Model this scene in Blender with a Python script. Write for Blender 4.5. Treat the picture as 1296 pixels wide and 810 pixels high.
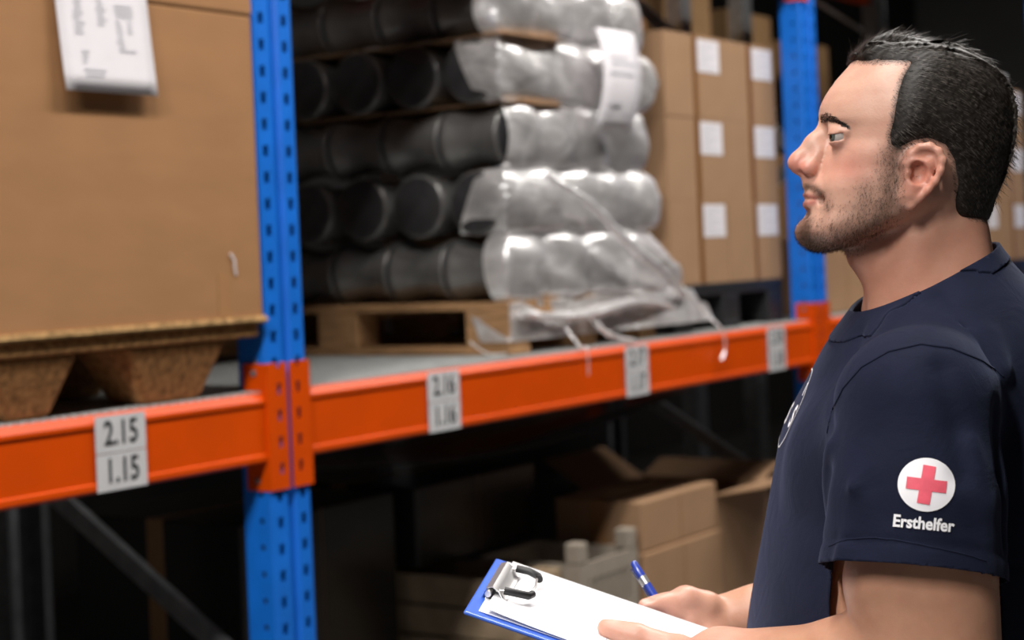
import bpy, bmesh, math, random
import numpy as np
from mathutils import Vector, Matrix, Euler
from mathutils.bvhtree import BVHTree

for _o in list(bpy.data.objects):
    bpy.data.objects.remove(_o)
scene = bpy.context.scene
COL = scene.collection
random.seed(7)
rng = np.random.default_rng(7)

# ------------------------------------------------------------------ camera
# rack runs along +X with its front at y = 0; the camera stands in the aisle
FPX = 2200.0
HEAD = math.atan2(1481, FPX)
ROLL = math.radians(2.4)
CAM = Vector((-2.926, -2.531, 1.58))
FWD = Vector((math.cos(HEAD), math.sin(HEAD), 0))
RGT = Vector((math.sin(HEAD), -math.cos(HEAD), 0))
cd = bpy.data.cameras.new('camera')
cam = bpy.data.objects.new('camera', cd)
COL.objects.link(cam)
cd.sensor_width = 36.0
cd.lens = FPX / 1296 * 36.0
cd.shift_y = -82.0 / 1296
xr = RGT * math.cos(ROLL) - Vector((0, 0, 1)) * math.sin(ROLL)
up = RGT * math.sin(ROLL) + Vector((0, 0, 1)) * math.cos(ROLL)
cam.matrix_world = Matrix((
    (xr.x, up.x, -FWD.x, CAM.x),
    (xr.y, up.y, -FWD.y, CAM.y),
    (xr.z, up.z, -FWD.z, CAM.z),
    (0, 0, 0, 1)))
cd.clip_start = 0.05
cd.dof.use_dof = True
cd.dof.focus_distance = 1.68
cd.dof.aperture_fstop = 5.4
scene.camera = cam

# ------------------------------------------------------------------ world, exposure
w = bpy.data.worlds.new('world')
scene.world = w
w.use_nodes = True
w.node_tree.nodes['Background'].inputs[0].default_value = (0.8, 0.88, 1.0, 1)
w.node_tree.nodes['Background'].inputs[1].default_value = 0.02
scene.view_settings.view_transform = 'Standard'
scene.view_settings.look = 'None'
scene.view_settings.gamma = 1.0
scene.view_settings.exposure = 0.0
scene.view_settings.use_curve_mapping = False

# aisle luminaires: (x, y, z, length, watts)
LAMPS = [(-5.6, -1.9, 4.6, 2.4, 330), (-2.3, -1.5, 4.6, 2.4, 120), (1.0, -1.5, 4.6, 2.4, 150),
         (4.3, -1.5, 4.6, 2.4, 130)]

# ------------------------------------------------------------------ helpers
def tag(o, label=None, cat=None, group=None, kind=None):
    if label: o['label'] = label
    if cat: o['category'] = cat
    if group: o['group'] = group
    if kind: o['kind'] = kind
    return o

def empty(name, loc=(0, 0, 0), rz=0.0):
    o = bpy.data.objects.new(name, None)
    o.empty_display_size = 0.1
    COL.objects.link(o)
    o.location = loc
    o.rotation_euler = (0, 0, rz)
    return o

def copy_tree(o, parent=None):
    c = o.copy()
    COL.objects.link(c)
    if parent is not None:
        c.parent = parent
    for ch in list(o.children):
        copy_tree(ch, c)
    return c

class MB:
    def __init__(s):
        s.v = []; s.f = []; s.m = []
    def add(s, vs, fs, mi=0):
        b = len(s.v)
        s.v.extend([tuple(p) for p in vs])
        for f in fs:
            s.f.append([b + i for i in f]); s.m.append(mi)
        return s
    def box(s, x0, x1, y0, y1, z0, z1, mi=0, mat=None):
        vs = [(x0, y0, z0), (x1, y0, z0), (x1, y1, z0), (x0, y1, z0), (x0, y0, z1), (x1, y0, z1), (x1, y1, z1), (x0, y1, z1)]
        if mat is not None:
            vs = [tuple(mat @ Vector(p)) for p in vs]
        return s.add(vs, [(3, 2, 1, 0), (4, 5, 6, 7), (0, 1, 5, 4), (1, 2, 6, 5), (2, 3, 7, 6), (3, 0, 4, 7)], mi)
    def bar(s, p, q, wx, wy, mi=0, upv=(0, 0, 1)):
        p = Vector(p); q = Vector(q); d = q - p; L = d.length; d.normalize()
        u = Vector(upv)
        if abs(d.dot(u)) > 0.98: u = Vector((0, 1, 0))
        a = d.cross(u).normalized(); b = a.cross(d)
        M = Matrix(((a.x, b.x, d.x, p.x), (a.y, b.y, d.y, p.y), (a.z, b.z, d.z, p.z), (0, 0, 0, 1)))
        return s.box(-wx / 2, wx / 2, -wy / 2, wy / 2, 0, L, mi, M)
    def cyl(s, p, q, r0, r1=None, n=24, caps=True, mi=0):
        p = Vector(p); q = Vector(q); d = (q - p).normalized()
        r1 = r0 if r1 is None else r1
        u = Vector((0, 0, 1)) if abs(d.z) < .9 else Vector((1, 0, 0))
        a = d.cross(u).normalized(); b = d.cross(a)
        vs = []
        for c, r in ((p, r0), (q, r1)):
            for i in range(n):
                t = 2 * math.pi * i / n
                vs.append(c + a * (r * math.cos(t)) + b * (r * math.sin(t)))
        fs = [(i, n + i, n + (i + 1) % n, (i + 1) % n) for i in range(n)]
        if caps:
            fs += [tuple(range(n)), tuple(range(2 * n - 1, n - 1, -1))]
        return s.add(vs, fs, mi)
    def lathe(s, prof, p, d, n=28, mi=0):
        """prof: list of (t along d, radius)"""
        p = Vector(p); d = Vector(d).normalized()
        u = Vector((0, 0, 1)) if abs(d.z) < .9 else Vector((1, 0, 0))
        a = d.cross(u).normalized(); b = d.cross(a)
        vs = []
        for t_, r in prof:
            for i in range(n):
                t = 2 * math.pi * i / n
                vs.append(p + d * t_ + a * (r * math.cos(t)) + b * (r * math.sin(t)))
        fs = []
        for k in range(len(prof) - 1):
            fs += [(k * n + i, (k + 1) * n + i, (k + 1) * n + (i + 1) % n, k * n + (i + 1) % n) for i in range(n)]
        fs += [tuple(range(n)), tuple(range(len(vs) - 1, len(vs) - n - 1, -1))]
        return s.add(vs, fs, mi)
    def tube(s, pts, r, n=8, mi=0):
        pts = [Vector(p) for p in pts]
        vs = []; N = len(pts)
        for k, p in enumerate(pts):
            d = (pts[min(k + 1, N - 1)] - pts[max(k - 1, 0)]).normalized()
            u = Vector((0, 0, 1)) if abs(d.z) < .9 else Vector((1, 0, 0))
            a = d.cross(u).normalized(); b = d.cross(a)
            rr = r[k] if hasattr(r, '__len__') else r
            for i in range(n):
                t = 2 * math.pi * i / n
                vs.append(p + a * (rr * math.cos(t)) + b * (rr * math.sin(t)))
        fs = []
        for k in range(N - 1):
            fs += [(k * n + i, (k + 1) * n + i, (k + 1) * n + (i + 1) % n, k * n + (i + 1) % n) for i in range(n)]
        fs += [tuple(range(n)), tuple(range(len(vs) - 1, len(vs) - n - 1, -1))]
        return s.add(vs, fs, mi)
    def mesh(s, name, mats, smooth=False, bevel=0.0):
        me = bpy.data.meshes.new(name)
        me.from_pydata(s.v, [], s.f)
        mats = mats if isinstance(mats, (list, tuple)) else [mats]
        for m in mats: me.materials.append(m)
        for i, p in enumerate(me.polygons): p.material_index = s.m[i]
        bm = bmesh.new(); bm.from_mesh(me)
        bmesh.ops.recalc_face_normals(bm, faces=bm.faces)
        bm.to_mesh(me); bm.free()
        if smooth:
            me.shade_smooth()
            me.set_sharp_from_angle(angle=math.radians(40))
        return me
    def build(s, name, mats, parent=None, smooth=False, bevel=0.0):
        o = bpy.data.objects.new(name, s.mesh(name, mats, smooth))
        COL.objects.link(o)
        if parent is not None: o.parent = parent
        if bevel:
            b = o.modifiers.new('bevel', 'BEVEL'); b.width = bevel; b.segments = 2; b.limit_method = 'ANGLE'
        return o

def text_mesh(s, size, bold=0.0, sx=1.0, align='CENTER'):
    """returns (verts Nx2, faces) of the text laid out in a plane"""
    cu = bpy.data.curves.new('txt', 'FONT')
    cu.body = s; cu.size = size; cu.offset = bold; cu.align_x = align; cu.align_y = 'CENTER'
    cu.resolution_u = 4
    o = bpy.data.objects.new('txt', cu)
    COL.objects.link(o)
    dg = bpy.context.evaluated_depsgraph_get()
    me = bpy.data.meshes.new_from_object(o.evaluated_get(dg))
    vs = [(v.co.x * sx, v.co.y) for v in me.vertices]
    fs = [list(p.vertices) for p in me.polygons]
    bpy.data.objects.remove(o); bpy.data.curves.remove(cu); bpy.data.meshes.remove(me)
    return vs, fs

# ------------------------------------------------------------------ materials
def mat(name, col, rough=0.5, metal=0.0, var=0.0, scale=30.0, bump=0.0, bscale=None, spec=0.5, stretch=None, col2=None, coat=0.0, emit=None):
    m = bpy.data.materials.new(name); m.use_nodes = True
    nt = m.node_tree; N = nt.nodes; L = nt.links
    b = N['Principled BSDF']
    b.inputs['Base Color'].default_value = (*col, 1)
    b.inputs['Roughness'].default_value = rough
    b.inputs['Metallic'].default_value = metal
    b.inputs['Specular IOR Level'].default_value = spec
    b.inputs['Coat Weight'].default_value = coat
    if emit:
        b.inputs['Emission Color'].default_value = (*emit[0], 1); b.inputs['Emission Strength'].default_value = emit[1]
    if var or bump or col2:
        tc = N.new('ShaderNodeTexCoord'); mp = N.new('ShaderNodeMapping')
        L.new(tc.outputs['Object'], mp.inputs[0])
        if stretch: mp.inputs['Scale'].default_value = stretch
        nz = N.new('ShaderNodeTexNoise'); nz.inputs['Scale'].default_value = scale; nz.inputs['Detail'].default_value = 6
        L.new(mp.outputs[0], nz.inputs[0])
        if var or col2:
            cr = N.new('ShaderNodeValToRGB')
            c2 = col2 or tuple(c * (1 + var) for c in col)
            c1 = col if col2 else tuple(c * (1 - var) for c in col)
            cr.color_ramp.elements[0].color = (*c1, 1); cr.color_ramp.elements[0].position = 0.3
            cr.color_ramp.elements[1].color = (*c2, 1); cr.color_ramp.elements[1].position = 0.7
            L.new(nz.outputs['Fac'], cr.inputs[0]); L.new(cr.outputs[0], b.inputs['Base Color'])
        if bump:
            n2 = nz
            if bscale:
                n2 = N.new('ShaderNodeTexNoise'); n2.inputs['Scale'].default_value = bscale; n2.inputs['Detail'].default_value = 4
                L.new(mp.outputs[0], n2.inputs[0])
            bp = N.new('ShaderNodeBump'); bp.inputs['Strength'].default_value = bump; bp.inputs['Distance'].default_value = 0.004
            L.new(n2.outputs['Fac'], bp.inputs['Height']); L.new(bp.outputs[0], b.inputs['Normal'])
    return m

M = {}
M['blue'] = mat('blue_powder_coat', (0.006, 0.145, 0.62), 0.42, var=0.10, scale=9, spec=0.35)
M['orange'] = mat('orange_powder_coat', (0.61, 0.064, 0.0), 0.40, var=0.06, scale=7, spec=0.22)
M['galv'] = mat('galvanised_steel', (0.33, 0.34, 0.35), 0.42, 0.75, var=0.2, scale=25)
M['galv_dark'] = mat('dull_galvanised_steel', (0.19, 0.20, 0.21), 0.5, 0.4, var=0.15, scale=25)
M['deck'] = mat('zinc_deck_steel', (0.42, 0.43, 0.42), 0.55, 0.15, var=0.15, scale=25)
M['rod_glint'] = mat('painted_rod_glint', (0.85, 0.85, 0.86), 0.45, 0.0)  # near-white colour stands in for the rod's specular glint
M['card'] = mat('cardboard', (0.335, 0.172, 0.077), 0.85, var=0.06, scale=6, bump=0.08, bscale=120, spec=0.2, stretch=(1, 1, 2.5))
M['card2'] = mat('pale_cardboard', (0.335, 0.200, 0.112), 0.85, var=0.05, scale=8, bump=0.08, bscale=150, spec=0.2)
M['card3'] = mat('dusty_cardboard', (0.34, 0.20, 0.095), 0.9, var=0.1, scale=8, bump=0.15, bscale=60, spec=0.2)
M['card_edge'] = mat('corrugated_board_edge', (0.47, 0.29, 0.13), 0.9, var=0.45, scale=45, spec=0.1)
M['tape'] = mat('packing_tape', (0.36, 0.19, 0.085), 0.25, var=0.04)
M['tape_dark'] = mat('brown_packing_tape', (0.20, 0.085, 0.025), 0.3, var=0.04)
M['paper'] = mat('paper', (0.74, 0.71, 0.74), 0.6, var=0.02, scale=20)
M['sheet'] = mat('printer_paper', (0.9, 0.9, 0.93), 0.55)
M['ink'] = mat('black_ink', (0.02, 0.02, 0.02), 0.6)
M['grey_ink'] = mat('faint_grey_print', (0.50, 0.49, 0.52), 0.6)
M['label'] = mat('grey_label_stock', (0.54, 0.54, 0.55), 0.55, var=0.05, scale=30)
M['chip'] = mat('pressed_wood', (0.30, 0.155, 0.060), 0.9, var=0.45, scale=70, bump=0.3, bscale=160, spec=0.15)
M['wood'] = mat('raw_pallet_wood', (0.33, 0.185, 0.088), 0.8, var=0.25, scale=12, bump=0.2, bscale=40, stretch=(1, 1, 6), spec=0.2)
M['wood_old'] = mat('weathered_wood', (0.30, 0.22, 0.14), 0.85, var=0.25, scale=10, bump=0.2, bscale=40, spec=0.2)
M['wood_dark'] = mat('dark_wood', (0.045, 0.036, 0.03), 0.8, var=0.25, scale=10, bump=0.2, bscale=40, spec=0.2)  # near-black brown, much darker than the other woods
M['plastic_black'] = mat('black_plastic', (0.012, 0.012, 0.013), 0.5)
M['crate'] = mat('pale_grey_crate_plastic', (0.30, 0.255, 0.205), 0.5, var=0.08)
M['roll'] = mat('dark_foil_wrap', (0.17, 0.165, 0.16), 0.27, 0.45, var=0.2, scale=14, bump=0.3, bscale=16)
M['roll_end'] = mat('dark_film_roll_end', (0.045, 0.044, 0.046), 0.28, 0.3, var=0.25, scale=18, bump=0.35, bscale=14)
M['concrete'] = mat('polished_concrete', (0.10, 0.097, 0.094), 0.45, var=0.15, scale=3, bump=0.05)
M['wall'] = mat('white_steel_cladding', (0.22, 0.22, 0.215), 0.7, var=0.04, scale=2)
M['wall_dark'] = mat('dark_wall_cladding', (0.05, 0.047, 0.044), 0.85, var=0.1, scale=2)
M['ceil'] = mat('grey_roof_cladding', (0.12, 0.12, 0.12), 0.8, var=0.05, scale=2)
M['lamp'] = mat('lamp_diffuser', (0.9, 0.9, 0.9), 0.5, emit=((1.0, 0.93, 0.86), 6.0))
M['lamp_body'] = mat('lamp_housing', (0.6, 0.6, 0.6), 0.4)
M['film_black_shade'] = mat('black_film_and_shade', (0.02, 0.018, 0.016), 0.25, bump=0.4, bscale=8)  # black cover film; on two cartons it stands in for shelf shade

def film_mat(name='clear_stretch_film', lo=.55, hi=.92):
    m = bpy.data.materials.new(name); m.use_nodes = True
    nt = m.node_tree; N = nt.nodes; L = nt.links
    for n in list(N): N.remove(n)
    out = N.new('ShaderNodeOutputMaterial')
    tc = N.new('ShaderNodeTexCoord')
    mp = N.new('ShaderNodeMapping'); mp.inputs['Scale'].default_value = (1, 1, 1.6)
    L.new(tc.outputs['Object'], mp.inputs[0])
    nz = N.new('ShaderNodeTexNoise'); nz.inputs['Scale'].default_value = 8; nz.inputs['Detail'].default_value = 4; nz.inputs['Distortion'].default_value = 1.2
    L.new(mp.outputs[0], nz.inputs[0])
    bp = N.new('ShaderNodeBump'); bp.inputs['Strength'].default_value = 0.4; bp.inputs['Distance'].default_value = 0.02
    L.new(nz.outputs['Fac'], bp.inputs['Height'])
    tr = N.new('ShaderNodeBsdfTransparent'); tr.inputs[0].default_value = (0.94, 0.94, 0.96, 1)
    gl = N.new('ShaderNodeBsdfGlossy'); gl.inputs['Color'].default_value = (0.95, 0.94, 0.95, 1); gl.inputs['Roughness'].default_value = 0.30
    df = N.new('ShaderNodeBsdfDiffuse'); df.inputs['Color'].default_value = (0.88, 0.85, 0.84, 1)
    L.new(bp.outputs[0], gl.inputs['Normal']); L.new(bp.outputs[0], df.inputs['Normal'])
    m1 = N.new('ShaderNodeMixShader'); m1.inputs[0].default_value = 0.58
    L.new(df.outputs[0], m1.inputs[1]); L.new(gl.outputs[0], m1.inputs[2])
    rp = N.new('ShaderNodeValToRGB'); rp.color_ramp.elements[0].position = 0.35; rp.color_ramp.elements[1].position = 0.72
    rp.color_ramp.elements[0].color = (lo, lo, lo, 1); rp.color_ramp.elements[1].color = (hi, hi, hi, 1)
    L.new(nz.outputs['Fac'], rp.inputs[0])
    m2 = N.new('ShaderNodeMixShader')
    L.new(rp.outputs[0], m2.inputs[0]); L.new(tr.outputs[0], m2.inputs[1]); L.new(m1.outputs[0], m2.inputs[2])
    L.new(m2.outputs[0], out.inputs[0])
    return m
M['film'] = film_mat()
M['film_bunch'] = film_mat('bunched_stretch_film', .75, .97)

# ------------------------------------------------------------------ the hall
def struct(name, mb, m):
    o = mb.build(name, m)
    o['kind'] = 'structure'
    return o
struct('floor', MB().box(-11, 15, -9, 4.2, -0.1, 0), M['concrete'])
struct('ceiling', MB().box(-11, 15, -9, 4.2, 6.0, 6.1), M['ceil'])
struct('wall_back', MB().box(-11, 15, 4.2, 4.3, 0, 6.0), M['wall_dark'])
struct('wall_front', MB().box(-11, 15, -9.1, -9, 0, 6.0), M['wall'])
struct('wall_left', MB().box(-11.1, -11, -9, 4.2, 0, 6.0), M['wall'])
struct('wall_right', MB().box(15, 15.1, -9, 4.2, 0, 6.0), M['wall'])

for i, (x, y, z, ln, wt) in enumerate(LAMPS):
    t = empty('ceiling_lamp', (x, y, z))
    MB().box(-ln / 2, ln / 2, -0.09, 0.09, 0.02, 0.09).build('housing', M['lamp_body'], t)
    MB().box(-ln / 2 + .02, ln / 2 - .02, -0.075, 0.075, 0.0, 0.02).build('diffuser', M['lamp'], t)
    for sx in (-1, 1):
        MB().cyl((sx * ln * .4, 0, 0.09), (sx * ln * .4, 0, 6.0 - z), 0.006, n=8).build('suspension_rod', M['galv'], t)
    ld = bpy.data.lights.new('lamp_light', 'AREA'); ld.shape = 'RECTANGLE'; ld.size = ln; ld.size_y = 0.30
    ld.energy = wt; ld.color = (1.0, 0.965, 0.925)
    lo = bpy.data.objects.new('lamp_light', ld); COL.objects.link(lo)
    lo.parent = t; lo.location = (0, 0, -0.012)
    num = ['farthest left', 'left of centre', 'right of centre', 'farthest right'][i]
    tag(t, 'long suspended ceiling luminaire above the rack aisle, %s' % num, 'lamp', 'ceiling luminaires')

# ------------------------------------------------------------------ pallet rack
PW = 0.13           # post width
BAY = 2.70          # clear bay width
PITCH = PW + BAY
FD = 0.93           # frame depth
def front_post(parent):
    """slotted blue upright: front web with two slot columns and a groove, side web with round holes"""
    mb = MB(); H = 4.3; t = 0.004
    # profile strips (x from 0 to PW): flange with slots, groove, flange with slots
    p = 0.0575
    def slotted(xa, xb, y0, sw):
        c = (xa + xb) / 2
        mb.box(xa, c - sw / 2, y0, y0 + t, 0, H)
        mb.box(c + sw / 2, xb, y0, y0 + t, 0, H)
        z = 0.0
        while z < H:
            mb.box(c - sw / 2, c + sw / 2, y0, y0 + t, z, min(z + p - 0.024, H))
            z += p
    slotted(0.006, 0.052, 0.0, 0.017)
    slotted(0.084, PW - 0.006, 0.0, 0.017)
    # groove
    mb.add([(0.052, 0, 0), (0.059, 0.012, 0), (0.077, 0.012, 0), (0.084, 0, 0), (0.052, 0, H), (0.059, 0.012, H), (0.077, 0.012, H), (0.084, 0, H)],
           [(0, 1, 5, 4), (1, 2, 6, 5), (2, 3, 7, 6)])
    # rounded corners + side webs with holes
    for xa, sg in ((0.0, 1), (PW, -1)):
        mb.add([(xa + sg * .006, 0, 0), (xa + sg * .0018, 0.0018, 0), (xa, 0.006, 0), (xa + sg * .006, 0, H), (xa + sg * .0018, 0.0018, H), (xa, 0.006, H)],
               [(0, 1, 4, 3), (1, 2, 5, 4)])
        z = 0.0
        yc = 0.030
        x0, x1 = (xa, xa + sg * t) if sg > 0 else (xa - t, xa)
        mb.box(x0, x1, 0.006, yc - .006, 0, H); mb.box(x0, x1, yc + .006, 0.075, 0, H)
        while z < H:
            mb.box(x0, x1, yc - .006, yc + .006, z, min(z + p - 0.012, H)); z += p
        # rear lips
        mb.box(min(xa, xa + sg * .025), max(xa, xa + sg * .025), 0.075, 0.079, 0, H)
    return mb.build('post', M['blue'], parent)

def rear_post(parent):
    mb = MB(); H = 4.3
    mb.box(0.0, PW, FD - .004, FD, 0, H); mb.box(0, .004, FD - .075, FD - .004, 0, H); mb.box(PW - .004, PW, FD - .075, FD - .004, 0, H)
    mb.box(0.004, .03, FD - .079, FD - .075, 0, H); mb.box(PW - .03, PW - .004, FD - .079, FD - .075, 0, H)
    return mb.build('post', M['galv_dark'], parent)

def upright(x, label):
    t = empty('upright_frame', (x, 0, 0))
    front_post(t); rear_post(t)
    # lattice braces: fall from the rear post to the front post
    c = PW / 2
    zs = [(0.62, 1.13), (0.62, 0.10), (1.885, 2.70), (1.885, 1.22), (3.45, 4.1), (3.45, 2.82)]
    for zf, zr in zs:
        MB().bar((c, 0.05, zf), (c, FD - .04, zr), 0.045, 0.022, upv=(1, 0, 0)).build('brace', M['galv'], t)
    for y in (0.0, FD - .09):
        MB().box(-.02, PW + .02, y - .01, y + .10, 0, 0.008).build('foot_plate', M['blue'] if y == 0 else M['galv_dark'], t)
    tag(t, label, 'rack upright', 'rack upright frames')
    return t
upright(-PITCH - PW, 'blue slotted rack upright at the far left end of the bays')
upright(-PW, 'blue slotted rack upright beside the big brown carton')
upright(BAY, 'blue slotted rack upright behind the man\'s face')
upright(BAY + PITCH, 'blue slotted rack upright behind the man\'s back')

def beam_mesh(L):
    """box beam with a stepped top and rolled lips, profile in (y, z), extruded along x"""
    pr = [(0.006, 0.0), (0.0, 0.006), (0.0, 0.017), (0.004, 0.020), (0.004, 0.123), (0.0, 0.126), (0.0, 0.134), (0.012, 0.149), (0.030, 0.149),
          (0.030, 0.122), (0.05, 0.122), (0.05, 0.0)]
    n = len(pr); mb = MB()
    vs = [(0, y, z) for y, z in pr] + [(L, y, z) for y, z in pr]
    mb.add(vs, [(i, (i + 1) % n, n + (i + 1) % n, n + i) for i in range(n)] + [tuple(range(n - 1, -1, -1)), tuple(range(n, 2 * n))])
    return mb

def connector(parent, x, sg):
    """L-shaped end plate hooked onto the post: front leg with slots on the post face and side leg on the post side.
    x: the post side it sits on; sg +1 if the post lies towards +x"""
    z0, z1 = -0.062, 0.212
    a, b = (x, x + sg * 0.058); xa, xb = min(a, b), max(a, b)
    c = x + sg * 0.034; sw = 0.014
    mb = MB()
    mb.box(xa, c - sw / 2, -.006, -.001, z0, z1); mb.box(c + sw / 2, xb, -.006, -.001, z0, z1)
    z = z0
    for k in range(6):
        zt = min(z + 0.033, z1); mb.box(c - sw / 2, c + sw / 2, -.006, -.001, z, zt); z += 0.0575
        if z > z1: break
    x0, x1 = (x - .005, x - .0005) if sg > 0 else (x + .0005, x + .005)
    mb.box(x0, x1, -.006, 0.062, z0, z1)
    o = mb.build('end_plate', M['orange'], parent)
    for k in (0, 1):
        zz = z0 + 0.022 if k == 0 else z1 - .02
        xs = x0 if sg > 0 else x1
        MB().cyl((xs, 0.03, zz), (xs - sg * .004, 0.03, zz), 0.007, n=10).build('hook_rivet', M['galv_dark'], o)
    return o

def rack_label(beam, x, top, bottom, m=None):
    """white location label wrapped on the beam face, two stacked numbers"""
    t = MB().box(x - .065, x + .065, -0.0022, -0.0002, 0.0745, 0.146)
    t.box(x - .065, x + .065, -0.0022, -0.0002, 0.001, 0.0725)
    o = t.build('location_label', M['label'], beam)
    o['label'] = 'grey-white location label reading %s over %s' % (top, bottom)
    mb = MB()
    for s, zc in ((top, 0.110), (bottom, 0.037)):
        vs, fs = text_mesh(s, 0.066, bold=0.0012, sx=0.80)
        mb.add([(x + a, -0.0030, zc + b) for a, b in vs], fs)
    mb.build('lettering', M['ink'], o)

def beam(x0, z, label, y=0.0, flip=False, conn=True, labels=()):
    t = empty('rack_beam', (x0, y, z - 0.149))
    b = beam_mesh(BAY - .01)
    if flip:
        b.v = [(p[0], -p[1], p[2]) for p in b.v]
    b.v = [(p[0] + .005, p[1], p[2]) for p in b.v]
    b.build('box_section', M['orange'], t)
    if conn:
        connector(t, 0.0, -1); connector(t, BAY, 1)
    for lx, a, bt in labels:
        rack_label(t, lx - x0, a, bt)
    tag(t, label, 'rack beam', 'rack beams')
    return t
Z1 = 1.306
B0, B1, B2 = -PITCH, 0.0, PITCH
beam(B0, Z1, 'orange shelf beam labelled 2.15 under the big brown carton', labels=[(-0.555, '2.15', '1.15'), (-1.50, '2.14', '1.14'), (-2.43, '2.13', '1.13')])
beam(B1, Z1, 'orange shelf beam labelled 2.16 under the film-wrapped pallet', labels=[(0.508, '2.16', '1.16'), (1.458, '2.17', '1.17'), (2.396, '2.18', '1.18')])
beam(B2, Z1, 'orange shelf beam behind the man\'s neck and shoulder', labels=[(B2 + .5, '2.19', '1.19')])
beam(B0, 2.56, 'orange upper shelf beam above the big brown carton')
beam(B1, 2.64, 'orange upper shelf beam above the film-wrapped pallet')
beam(B2, 2.94, 'orange upper shelf beam above the man\'s head, front side')
beam(B0, Z1, 'orange rear shelf beam behind the big brown carton', y=FD + .004, flip=True, conn=False)
beam(B1, Z1, 'orange rear shelf beam behind the film-wrapped pallet', y=FD + .004, flip=True, conn=False)
beam(B2, Z1, 'orange rear shelf beam behind the man\'s chin', y=FD + .004, flip=True, conn=False)
beam(B1, 2.64, 'orange upper rear beam above the film-wrapped pallet', y=FD + .004, flip=True, conn=False)
beam(B2, 2.94, 'dark shaded orange beam above the man\'s hair, rear side', y=FD + .004, flip=True, conn=False)

# ribbed decking on the lower level, added shade boards on the upper one
def deck_panel(x0, x1, label):
    t = empty('deck_panel', (x0, 0, Z1 - .002))
    mb = MB(); W_ = x1 - x0
    MB().box(.002, W_ - .002, 0.014, FD - .01, -.002, 0.0015).build('light_stop_sheet', M['deck'], t)  # solid instead of open mesh, added to stop light falling through
    n = int(W_ / 0.026)
    for i in range(n + 1):
        x = 0.004 + (W_ - .008) * i / n
        mb.box(x - .0035, x + .0035, 0.014, FD - .01, 0.0015, 0.006)
    o = mb.build('ribs', M['deck'], t); o['kind'] = 'stuff'
    for k in range(3):
        xx = W_ * (.15 + .35 * k)
        MB().box(xx - .02, xx + .02, 0.052, FD - .06, -0.028, -0.002).build('support_channel', M['galv'], t)
    tag(t, label, 'shelf deck', 'steel shelf decks')
for b0, nm in ((B0, ['left of the carton', 'under the left half of the big carton', 'under the right half of the big carton']),
               (B1, ['right beside the slotted upright', 'under the film-wrapped pallet', 'under the stack of labelled cartons']),
               (B2, ['behind the man\'s neck', 'behind the man\'s shoulder', 'behind the man\'s back'])):
    for k in range(3):
        deck_panel(b0 + .01 + k * .9, b0 + .01 + k * .9 + .885, 'grey ribbed steel shelf deck %s' % nm[k])
for b0, z, nm in ((B0, 2.56, 'above the big brown carton'), (B1, 2.64, 'above the film-wrapped pallet'), (B2, 2.94, 'above the labelled cartons behind the man')):
    t = empty('shade_board', (b0, 0, z))  # unseen boards put in to shade the bay beneath
    for k in range(3):
        MB().box(.01 + k * .9, .01 + k * .9 + .885, 0.014, FD - .005, -.0255, 0.0).build('panel', M['chip'], t)
    tag(t, 'unseen chipboard panels added for shade, %s' % nm, 'shelf', 'added upper shade boards')

# ------------------------------------------------------------------ left bay: big carton on pressed-wood pallet
cx0, cx1, cy0, cy1 = -1.34, -0.143, -0.010, 0.79
t = empty('moulded_pallet', (cx0, cy0, Z1 + .005))
wx, wy = cx1 - cx0, cy1 - cy0
mb = MB(); mb.box(0.0, wx - .01, 0.004, wy, 0.118, 0.146)
mb.build('deck', M['chip'], t, bevel=.006)
for ix, fx in enumerate((wx - .27, wx - .625, wx - .98)):
    for iy, fy in enumerate((0.03, 0.33, 0.63)):
        a = 0.105 if ix == 1 else 0.115
        l0, l1, s = 0.045, 0.005, 0.036
        x0_, x1_ = fx - (0.10 if ix == 0 else .09), fx + .17 - (0.0 if ix == 0 else .05)
        y0_, y1_ = fy, fy + .15
        m_ = MB()
        m_.add([(x0_ + .06, y0_ + .02, 0), (x1_ - .045, y0_ + .02, 0), (x1_ - .045, y1_ - .03, 0), (x0_ + .06, y1_ - .03, 0),
                (x0_ - .01, y0_ - .02, 0.118), (x1_, y0_ - .02, 0.118), (x1_, y1_, 0.118), (x0_ - .01, y1_, 0.118)],
               [(3, 2, 1, 0), (4, 5, 6, 7), (0, 1, 5, 4), (1, 2, 6, 5), (2, 3, 7, 6), (3, 0, 4, 7)])
        m_.build('foot', M['chip'], t, bevel=.012)
tag(t, 'brown pressed-wood pallet with tapered feet under the big carton', 'pallet')

t = empty('large_carton', (cx0, cy0, Z1 + .152))
hz = 0.655
mb = MB().box(0, wx, 0, wy, 0.012, hz); mb.build('body', M['card'], t, bevel=.004)
mb = MB(); # bottom tray edge of layered corrugated board
for k in range(3):
    e = 0.003 * (k % 2)
    mb.box(-.004 - e, wx + .004 + e, -.006 - e, wy + .004, 0.0 + k * .0055, 0.005 + k * .0055)
mb.build('board_edge', M['card_edge'], t)
# telescoping upper sleeve, seen as a crease with folded lip
mb = MB().box(-.0025, wx + .0025, -.0028, wy + .003, hz + .0005, hz + .24)
mb.build('lid', M['card'], t, bevel=.006)
mb = MB().box(wx - .135, wx - .095, -.0012, -.0002, 0.017, 0.11); mb.build('tape', M['tape'], t)
mb = MB().tube([(wx - .095, -.002, .15), (wx - .085, -.004, .135), (wx - .084, -.003, .12), (wx - .08, -.002, .105)], .0022, n=6)
mb.build('torn_tape', M['paper'], t)
tag(t, 'big plain brown cardboard carton on pressed-wood pallet', 'carton')

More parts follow.
